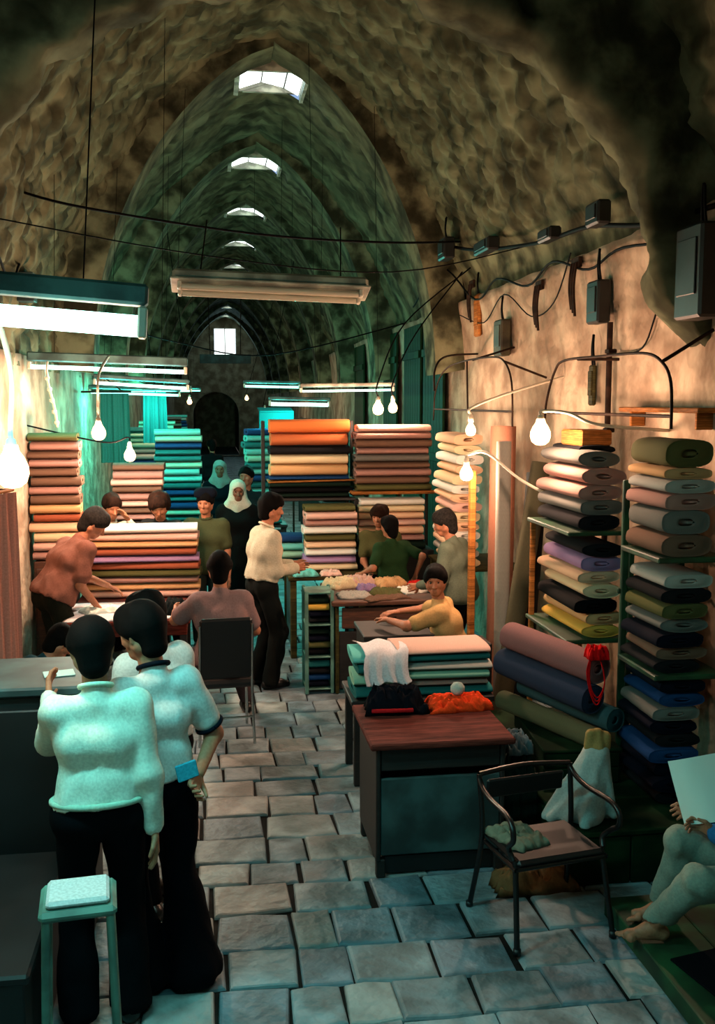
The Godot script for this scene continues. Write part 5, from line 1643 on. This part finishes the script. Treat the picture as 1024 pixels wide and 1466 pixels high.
	# bare feet: heel, instep and five toes
	if not p.get("shoes", true):
		for i in 2:
			var sg := -1.0 if i == 0 else 1.0
			var a0: Vector3 = an[i] - Vector3(0, 0.085 * s, 0)
			var fp := [cap(a0 + Vector3(0, 0.034, 0.035) * s, a0 + Vector3(0, 0.05, -0.03) * s, 0.033 * s, 0.034 * s, 0.02), cap(a0 + Vector3(0, 0.07, -0.005) * s, a0 + Vector3(0, 0.026, -0.12) * s, 0.036 * s, 0.02 * s, 0.02), cap(a0 + Vector3(-0.024, 0.022, -0.12) * s, a0 + Vector3(0.026, 0.022, -0.12) * s, 0.02 * s, 0.02 * s, 0.02)]
			for t in 5:
				var tx := -sg * (0.03 - 0.0155 * t)
				var tl := 0.045 - 0.007 * t if t != 1 else 0.044
				var tr := (0.0125 if t == 0 else 0.0085) * s
				fp.append(cap(a0 + Vector3(tx, 0.02, -0.128 + 0.006 * t) * s, a0 + Vector3(tx * 1.08, 0.013, -0.128 + 0.006 * t - tl) * s, tr, tr * 0.9, 0.004))
			nets(acc, fp, 0.0055)
	part(o, "body", acc_mesh(acc), M[p.get("skin", "skin")])
	# eyes
	if p.get("eyes", false):
		for sg in [-1.0, 1.0]:
			var ec: Vector3 = hc + u * 0.006 + fwd * 0.076 + r * 0.031 * sg
			var sp := SphereMesh.new()
			sp.radius = 0.0125 * s
			sp.height = 0.025 * s
			sp.radial_segments = 12
			sp.rings = 6
			var ey := part(o, "eye", sp, M.eye_white, ec)
			var sp2 := SphereMesh.new()
			sp2.radius = 0.0085 * s
			sp2.height = 0.017 * s
			sp2.radial_segments = 8
			sp2.rings = 4
			part(ey, "pupil", sp2, M.pupil, hf * 0.0085 * s)
			tb(o, "eyebrow", [hc + u * 0.032 + fwd * 0.093 + r * 0.014 * sg, hc + u * 0.037 + fwd * 0.092 + r * 0.032 * sg, hc + u * 0.029 + fwd * 0.082 + r * 0.05 * sg], 0.0045 * s, M[p.get("hair", "hair_black")], true, 5)
	# ---- hair, scarf or cap
	var style: String = p.get("style", "short")
	var ha := new_acc()
	var hp2 := []
	if style == "short" or style == "full" or style == "curly" or style == "beret" or style == "bun":
		var g := 1.0 if style == "short" else (1.0 if style == "full" else (1.1 if style == "curly" else 1.0))
		hp2 = [cap(hc + u * 0.055 - fwd * 0.025, hc + u * 0.055 + fwd * 0.03, 0.089 * s * g, 0.08 * s * g, 0.02),
			cap(hc + u * 0.02 - fwd * 0.04, hc - u * 0.06 - fwd * 0.04, 0.083 * s * g, 0.066 * s * g, 0.02),
			cap(hc + u * 0.03 - r * 0.045, hc + u * 0.03 + r * 0.045, 0.056 * s * g, 0.056 * s * g, 0.02),
			cap(hc + u * 0.09 + fwd * 0.055 - r * 0.03, hc + u * 0.09 + fwd * 0.055 + r * 0.03, 0.028 * s * g, 0.028 * s * g, 0.02)]
		if style == "curly" or style == "bun":
			hp2.append(cap(hc - u * 0.02 - fwd * 0.03 - r * 0.06, hc - u * 0.02 - fwd * 0.03 + r * 0.06, 0.045 * s * g, 0.045 * s * g, 0.02))
			hp2.append(cap(hc - u * 0.05 - fwd * 0.05, hc - u * 0.1 - fwd * 0.05, 0.06 * s * g, 0.05 * s, 0.02))
		hp2.append(cut(hc - u * 0.02 + fwd * 0.1, hc - u * 0.09 + fwd * 0.08, 0.066 * s, 0.08 * s, 0.01))
	if style == "scarf":
		hp2 = [cap(hc + u * 0.05 - fwd * 0.02, hc + u * 0.05 + fwd * 0.025, 0.093 * s, 0.083 * s, 0.03), cap(hc - u * 0.02 - fwd * 0.03, nb - up * 0.06 * s, 0.09 * s, 0.1 * s, 0.04), cap(hc - u * 0.03 - r * 0.05, hc - u * 0.1 - r * 0.06, 0.05 * s, 0.06 * s, 0.03), cap(hc - u * 0.03 + r * 0.05, hc - u * 0.1 + r * 0.06, 0.05 * s, 0.06 * s, 0.03), cap(nb - rt * 0.09 * s, nb + rt * 0.09 * s, 0.075 * s, 0.075 * s, 0.04), cut(hc - u * 0.0 + fwd * 0.1, hc - u * 0.06 + fwd * 0.1, 0.062 * s, 0.055 * s, 0.01)]
	nets(ha, hp2, maxf(fine, 0.008), 0.02 if style == "curly" else 0.008)
	part(o, "headscarf" if style == "scarf" else "hair", acc_mesh(ha), cloth(p.scarf) if style == "scarf" else M[p.get("hair", "hair_black")])
	if style == "beret":
		var ba := new_acc()
		nets(ba, [cap(hc + u * 0.1 - fwd * 0.03 - r * 0.04, hc + u * 0.1 + fwd * 0.03 + r * 0.04, 0.07 * s, 0.07 * s, 0.04), cap(hc + u * 0.105 - r * 0.06, hc + u * 0.1 + r * 0.07, 0.055 * s, 0.05 * s, 0.04), [2, hc + u * 0.062, -hu]], 0.011)
		part(o, "beret", acc_mesh(ba), cloth(Color(0.03, 0.05, 0.09)))
	# ---- shirt
	var of: float = p.get("loose", 0.022)
	var sa := new_acc()
	var sp3 := [cap(pel + up * 0.02 * s - rt * 0.075 * sb, pel + up * 0.02 * s + rt * 0.075 * sb, 0.11 * sb + of, 0.11 * sb + of), cap(pel + up * 0.14 * s - rt * 0.06 * sb, pel + up * 0.14 * s + rt * 0.06 * sb, 0.095 * sb + of, 0.095 * sb + of, 0.05), cap(chest - rt * 0.075 * sb, chest + rt * 0.075 * sb, 0.1 * sb + of, 0.1 * sb + of, 0.05), cap(sh[0], sh[1], 0.054 * s + of * 0.6, 0.054 * s + of * 0.6, 0.05), cap(nb - up * 0.03 * s, nb + up * 0.012 * s, 0.07 * s, 0.06 * s, 0.02)]
	sp3.append([2, pel + up * (p.get("hem", 0.02) as float), -up])
	for i in 2:
		if p.get("sleeve", "short") == "short":
			var en: Vector3 = (sh[i] as Vector3).lerp(el[i], 0.72)
			sp3.append(cap(sh[i], en, 0.052 * s + of * 0.5, 0.05 * s + of * 0.6))
		else:
			sp3.append(cap(sh[i], el[i], 0.052 * s + of * 0.5, 0.047 * s + of * 0.5))
			sp3.append(cap(el[i], (el[i] as Vector3).lerp(wr[i], 0.92), 0.047 * s + of * 0.5, 0.034 * s + of * 0.4))
	nets(sa, sp3, cell, p.get("fold", 0.012))
	var shirt := part(o, "shirt", acc_mesh(sa), cloth(p.shirt))
	if p.has("shirt_label"):
		shirt.set_meta("label", p.shirt_label)
	# collar
	if p.has("collar"):
		var ring := []
		for i in 13:
			var a := TAU * i / 12.0
			ring.append(nb + up * (0.028 + 0.022 * -cos(a)) * s + (rt * sin(a) + fw * cos(a) * 0.95) * 0.064 * s)
		tb(o, "collar", ring, 0.011 * s, cloth(p.collar))
	if p.has("band"):
		for i in 2:
			var en: Vector3 = (sh[i] as Vector3).lerp(el[i], 0.83)
			var ax: Vector3 = ((el[i] - sh[i]) as Vector3).normalized()
			var ua := ax.cross(Vector3.RIGHT if absf(ax.x) < 0.8 else Vector3.UP).normalized()
			var wa := ax.cross(ua)
			var ring := []
			for j in 13:
				var a := TAU * j / 12.0
				ring.append(en + (ua * cos(a) + wa * sin(a)) * (0.05 * s + of * 0.5))
			tb(o, "sleeve_band", ring, 0.009, cloth(p.band))
	if p.has("belt"):
		var ring := []
		for i in 17:
			var a := TAU * i / 16.0
			ring.append(pel + up * ((p.get("hem", 0.02) as float) + 0.02) + rt * sin(a) * (0.184 * sb + of) + fw * cos(a) * (0.109 * sb + of))
		tb(o, "waistband", ring, 0.013, cloth(p.belt))
	# ---- trousers or robe
	var ta := new_acc()
	var fl: float = p.get("flare", 0.0)
	var tp := []
	if p.get("robe", false):
		var mid: Vector3 = (an[0] + an[1]) * 0.5
		tp = [cap(pel + up * 0.1 * s - rt * 0.05 * s, pel + up * 0.1 * s + rt * 0.05 * s, 0.12 * s, 0.12 * s, 0.05), cap(pel, mid + Vector3(0, 0.1, 0), 0.17 * s, 0.2 * s, 0.05), [2, Vector3(0, 0.06, 0), Vector3.DOWN]]
	else:
		tp = [cap(hip[0], hip[1], 0.1 * sb + of * 0.5, 0.1 * sb + of * 0.5), cap(pel + up * 0.06 * s - rt * 0.055 * sb, pel + up * 0.06 * s + rt * 0.055 * sb, 0.092 * sb + of * 0.4, 0.092 * sb + of * 0.4)]
		for i in 2:
			tp.append(cap(hip[i], kn[i], 0.084 * s + of * 0.4, 0.066 * s + of * 0.3))
			tp.append(cap(kn[i], an[i] + Vector3(0, 0.02, 0) if fl == 0.0 else an[i] - Vector3(0, 0.02, 0), 0.066 * s + of * 0.3, 0.056 * s + fl, 0.02))
		tp.append([2, pel + up * (0.12 if pel.y > 0.7 else 0.26) * s, up])
		tp.append([2, Vector3(0, p.get("cuff", 0.035), 0), Vector3.DOWN])
	nets(ta, tp, cell, p.get("fold", 0.012))
	part(o, "robe" if p.get("robe", false) else "trousers", acc_mesh(ta), cloth(p.get("trousers", Color(0.035, 0.035, 0.06))))
	# ---- shoes
	if p.get("shoes", true):
		for i in 2:
			var fd: Vector3 = p.get("toe", Vector3(0, 0, -1))
			var so := new_acc()
			var a0: Vector3 = an[i] - Vector3(0, 0.05 * s, 0)
			nets(so, [cap(a0 - fd * 0.045 * s, a0 + fd * 0.09 * s, 0.042 * s, 0.044 * s, 0.02), cap(a0 + fd * 0.06 * s, a0 + fd * 0.155 * s - Vector3(0, 0.012, 0), 0.044 * s, 0.032 * s, 0.02), cap(a0, an[i] + Vector3(0, 0.02, 0), 0.045 * s, 0.045 * s, 0.02), [2, Vector3(0, (feet[i] as Vector3).y + 0.001, 0), Vector3.DOWN]], 0.012)
			part(o, "shoe", acc_mesh(so), M.shoe)
	return o

func build_people() -> void:
	var white := Color(0.86, 0.86, 0.84)
	# the three boys over the black cabinet
	person({"label": "boy in pale blouson and black trousers, back turned, beside the stool", "at": Vector3(-0.46, 0, -3.92), "yaw": 6.0, "build": 0.9, "h": 1.66, "cell": 0.014, "fine": 0.006, "shirt": Color(0.85, 0.86, 0.8), "sleeve": "long", "loose": 0.02, "hem": 0.045, "belt": Color(0.7, 0.78, 0.7), "collar": Color(0.8, 0.84, 0.74), "head": [8.0, -14.0, 3.0], "hands": [Vector3(-0.2, 1.24, -0.42), Vector3(0.22, 0.72, 0.03)], "poles": [Vector3(-0.1, -1, 0.0), null], "feet": [Vector3(-0.1, 0, 0.02), Vector3(0.1, 0, 0.0)], "trousers": Color(0.02, 0.02, 0.035), "flare": 0.03, "fold": 0.014})
	person({"label": "boy in white T-shirt with navy trim and flared black trousers", "at": Vector3(-0.24, 0, -4.14), "yaw": 24.0, "build": 0.84, "h": 1.68, "cell": 0.014, "fine": 0.006, "shirt": white, "loose": 0.018, "hem": 0.04, "collar": Color(0.03, 0.06, 0.1), "band": Color(0.03, 0.06, 0.1), "head": [32.0, -16.0, 4.0], "style": "full", "hands": [Vector3(-0.1, 1.0, -0.34), Vector3(0.12, 0.96, 0.15)], "poles": [null, Vector3(0.55, -0.8, -0.1)], "palm": [null, Vector3(0, 0, 1)], "curl": [0.5, 0.9], "feet": [Vector3(-0.09, 0, -0.02), Vector3(0.12, 0, 0.05)], "trousers": Color(0.02, 0.02, 0.04), "flare": 0.07, "cuff": 0.02, "fold": 0.016})
	person({"label": "boy in white shirt, half hidden behind the navy-trimmed T-shirt", "at": Vector3(-0.27, 0, -4.8), "yaw": 40.0, "build": 0.92, "h": 1.6, "cell": 0.016, "fine": 0.007, "shirt": white, "loose": 0.03, "style": "full", "head": [10.0, -12.0, 0.0], "trousers": Color(0.03, 0.03, 0.05), "hands": [Vector3(-0.2, 0.85, -0.25), null]})
	person({"label": "child in teal top bending low behind the black cabinet", "at": Vector3(-1.28, 0, -6.35), "yaw": -60.0, "h": 1.45, "cell": 0.018, "shirt": Color(0.12, 0.26, 0.3), "sleeve": "long", "pelvis": Vector3(0, 0.49, 0), "lean": 34.0, "head": [0.0, -40.0, 0.0], "style": "full", "feet": [Vector3(-0.12, 0, -0.36), Vector3(0.12, 0, -0.34)], "hands": [Vector3(-0.1, 0.62, -0.5), Vector3(0.1, 0.62, -0.5)]})
	# around the cutting table
	person({"label": "man in brown shirt leaning over the white sheet, arm stretched", "at": Vector3(-1.3, 0, -8.3), "yaw": -58.0, "build": 1.1, "h": 1.74, "cell": 0.017, "fine": 0.007, "shirt": Color(0.5, 0.33, 0.28), "loose": 0.035, "lean": 30.0, "head": [-20.0, -38.0, 0.0], "hair": "hair_grey", "hands": [Vector3(-0.12, 0.92, -0.56), Vector3(0.18, 0.83, -0.3)], "palm": [Vector3.DOWN, Vector3.DOWN], "trousers": Color(0.1, 0.11, 0.08), "hem": -0.02, "fold": 0.02})
	person({"label": "man in white collar holding his hand to his face", "at": Vector3(-1.0, 0, -9.72), "yaw": 215.0, "h": 1.66, "shirt": Color(0.75, 0.73, 0.66), "sleeve": "long", "collar": Color(0.85, 0.85, 0.8), "lean": 8.0, "head": [-10.0, -20.0, 0.0], "hair": "hair_brown", "hands": [Vector3(-0.1, 1.38, -0.25), null], "poles": [Vector3(-0.6, -1, -0.3), null]})
	person({"label": "person in dark grey jacket bowing behind the long pink pile", "at": Vector3(-0.42, 0, -9.75), "yaw": 150.0, "h": 1.68, "shirt": Color(0.12, 0.13, 0.13), "sleeve": "long", "loose": 0.045, "lean": 14.0, "head": [30.0, -25.0, 0.0], "hair": "hair_brown", "style": "curly"})
	person({"label": "person in olive T-shirt and dark beret facing the street", "at": Vector3(-0.05, 0, -10.1), "yaw": 172.0, "h": 1.62, "fine": 0.007, "shirt": Color(0.26, 0.28, 0.18), "loose": 0.034, "hem": -0.08, "style": "beret", "head": [-8.0, -4.0, 3.0], "eyes": true, "collar": Color(0.22, 0.24, 0.16), "trousers": Color(0.14, 0.17, 0.15)})
	person({"label": "seated man in dusty pink shirt, back turned, on the black chair", "at": Vector3(0.06, 0, -7.5), "yaw": 8.0, "h": 1.72, "cell": 0.017, "fine": 0.007, "shirt": Color(0.52, 0.42, 0.42), "loose": 0.035, "pelvis": Vector3(0, 0.56, 0.06), "lean": 8.0, "head": [-6.0, -10.0, 0.0], "feet": [Vector3(-0.14, 0, -0.42), Vector3(0.26, 0, -0.4)], "hands": [Vector3(-0.3, 0.85, -0.42), Vector3(0.26, 0.66, -0.3)], "trousers": Color(0.3, 0.25, 0.26), "hem": -0.04})
	person({"label": "standing man in white shirt in profile, hands joined at his waist", "at": Vector3(0.43, 0, -8.62), "yaw": -72.0, "h": 1.72, "cell": 0.016, "fine": 0.0065, "shirt": Color(0.74, 0.71, 0.62), "sleeve": "long", "loose": 0.03, "hem": 0.06, "lean": 5.0, "style": "full", "head": [-4.0, -10.0, 0.0], "eyes": true, "collar": Color(0.85, 0.8, 0.7), "hands": [Vector3(-0.06, 1.06, -0.3), Vector3(0.08, 1.05, -0.29)], "poles": [null, Vector3(0.5, -0.6, 1.0)], "trousers": Color(0.07, 0.085, 0.08), "flare": 0.02, "fold": 0.018})
	# walking in the street
	person({"label": "walker in long dark robe and white headscarf, by the olive T-shirt", "at": Vector3(0.3, 0, -11.2), "yaw": 172.0, "h": 1.64, "shirt": Color(0.05, 0.055, 0.05), "sleeve": "long", "loose": 0.05, "style": "scarf", "scarf": Color(0.8, 0.76, 0.68), "eyes": true, "robe": true, "trousers": Color(0.05, 0.055, 0.05), "head": [10.0, -6.0, 0.0], "skin": "skin_dark"})
	person({"label": "farther walker in dark blue with greyish headscarf", "at": Vector3(0.13, 0, -14.2), "yaw": 178.0, "h": 1.68, "cell": 0.024, "fine": 0.009, "shirt": Color(0.03, 0.06, 0.09), "sleeve": "long", "loose": 0.04, "style": "scarf", "scarf": Color(0.55, 0.58, 0.56), "eyes": true, "robe": true, "trousers": Color(0.03, 0.06, 0.09), "skin": "skin_dark"})
	person({"label": "dark-haired walker behind the white headscarf", "at": Vector3(0.45, 0, -12.3), "yaw": 160.0, "h": 1.72, "cell": 0.024, "fine": 0.009, "shirt": Color(0.05, 0.09, 0.1), "sleeve": "long", "style": "full", "skin": "skin_dark", "trousers": Color(0.05, 0.06, 0.07)})
	person({"label": "tiny dark figure deep in the street before the arched doorway", "at": Vector3(0.05, 0, -21.0), "yaw": 20.0, "h": 1.72, "cell": 0.03, "fine": 0.012, "shirt": Color(0.05, 0.06, 0.07), "sleeve": "long"})
	# behind the counter
	person({"label": "curly-haired woman facing the street behind the brown counter", "at": Vector3(1.66, 0, -9.65), "yaw": 165.0, "h": 1.5, "fine": 0.007, "shirt": Color(0.3, 0.3, 0.18), "style": "curly", "hair": "hair_brown", "eyes": true, "head": [-14.0, -8.0, 0.0], "hands": [null, Vector3(0.1, 0.9, -0.32)]})
	person({"label": "dark-haired woman in green top, back turned, at the counter", "at": Vector3(1.72, 0, -9.3), "yaw": 20.0, "h": 1.42, "fine": 0.007, "shirt": Color(0.12, 0.22, 0.12), "style": "bun", "head": [16.0, -10.0, 0.0], "hands": [Vector3(-0.3, 0.86, -0.1), Vector3(0.2, 0.85, 0.1)], "trousers": Color(0.05, 0.06, 0.05)})
	person({"label": "man in grey-green shirt standing at the end of the counter", "at": Vector3(2.14, 0, -8.28), "yaw": 55.0, "h": 1.6, "shirt": Color(0.36, 0.4, 0.34), "sleeve": "long", "loose": 0.035, "hem": -0.08, "style": "full", "hair": "hair_grey", "lean": 12.0, "head": [10.0, -18.0, 0.0], "hands": [Vector3(-0.2, 0.92, -0.32), Vector3(0.16, 0.9, -0.3)]})
	person({"label": "boy in beige T-shirt sitting by the counter, looking over his shoulder", "at": Vector3(1.84, 0, -7.3), "yaw": 70.0, "h": 1.62, "cell": 0.015, "fine": 0.006, "shirt": Color(0.72, 0.58, 0.38), "loose": 0.03, "pelvis": Vector3(0, 0.52, 0.02), "lean": 18.0, "head": [92.0, -3.0, -4.0], "eyes": true, "style": "full", "hands": [Vector3(-0.12, 0.84, -0.5), Vector3(0.2, 0.84, -0.48)], "poles": [Vector3(-1.0, -0.2, 0.2), Vector3(1.0, -0.2, 0.2)], "palm": [Vector3.DOWN, Vector3.DOWN], "feet": [Vector3(-0.12, 0, -0.14), Vector3(0.12, 0, -0.12)], "trousers": Color(0.05, 0.06, 0.1), "hem": -0.03})
	# the reader on the green step
	person({"label": "reader in blue shirt and pale trousers holding a white sheet", "at": Vector3(2.36, 0, -3.88), "yaw": 80.0, "h": 1.58, "cell": 0.014, "fine": 0.006, "shirt": Color(0.16, 0.4, 0.6), "sleeve": "long", "loose": 0.03, "pelvis": Vector3(0, 0.4, 0.06), "lean": 4.0, "head": [0.0, -14.0, 0.0], "hands": [Vector3(-0.04, 0.63, -0.21), Vector3(0.12, 0.65, -0.23)], "poles": [Vector3(-0.5, -1, 0.2), Vector3(0.3, -1, 0.2)], "palm": [Vector3(0, 0, -1), Vector3(0, 0, -1)], "curl": [1.1, 1.1], "feet": [Vector3(0.02, 0.105, -0.44), Vector3(0.2, 0.105, -0.36)], "trousers": Color(0.5, 0.55, 0.5), "cuff": 0.2, "fold": 0.022, "shoes": false})
	single("booklet", "small light blue booklet held behind the navy-trimmed T-shirt", "booklet", box_mesh(Vector3(0.09, 0.07, 0.014), 0.004), cloth(Color(0.2, 0.62, 0.72)), Vector3(-0.115, 1.0, -3.985), Vector3(-8, 20, 10))
	single("wooden_box", "brown box seat under the reader in blue", "box", box_mesh(Vector3(0.42, 0.21, 0.42), 0.012), M.wood_brown, Vector3(2.45, 0.205, -3.82))
	var st := SurfaceTool.new()
	st.begin(Mesh.PRIMITIVE_TRIANGLES)
	st.set_smooth_group(0)
	for side in 2:
		for j in 7:
			for i in 7:
				var a := i / 6.0 - 0.5
				var b := j / 6.0
				st.add_vertex(Vector3(a * 0.2, b * 0.28, 0.05 * cos(a * 2.6 + b) + (0.002 if side == 0 else 0.0)))
	for side in 2:
		for j in 6:
			for i in 6:
				var a := side * 49 + j * 7 + i
				for q in [a, a + 7, a + 8, a, a + 8, a + 1]:
					st.add_index(q)
	st.generate_normals()
	single("newspaper", "white sheet of newspaper held up by the reader", "paper", st.commit(), M.paper, Vector3(2.14, 0.665, -3.93), Vector3(-12, -38, 18))
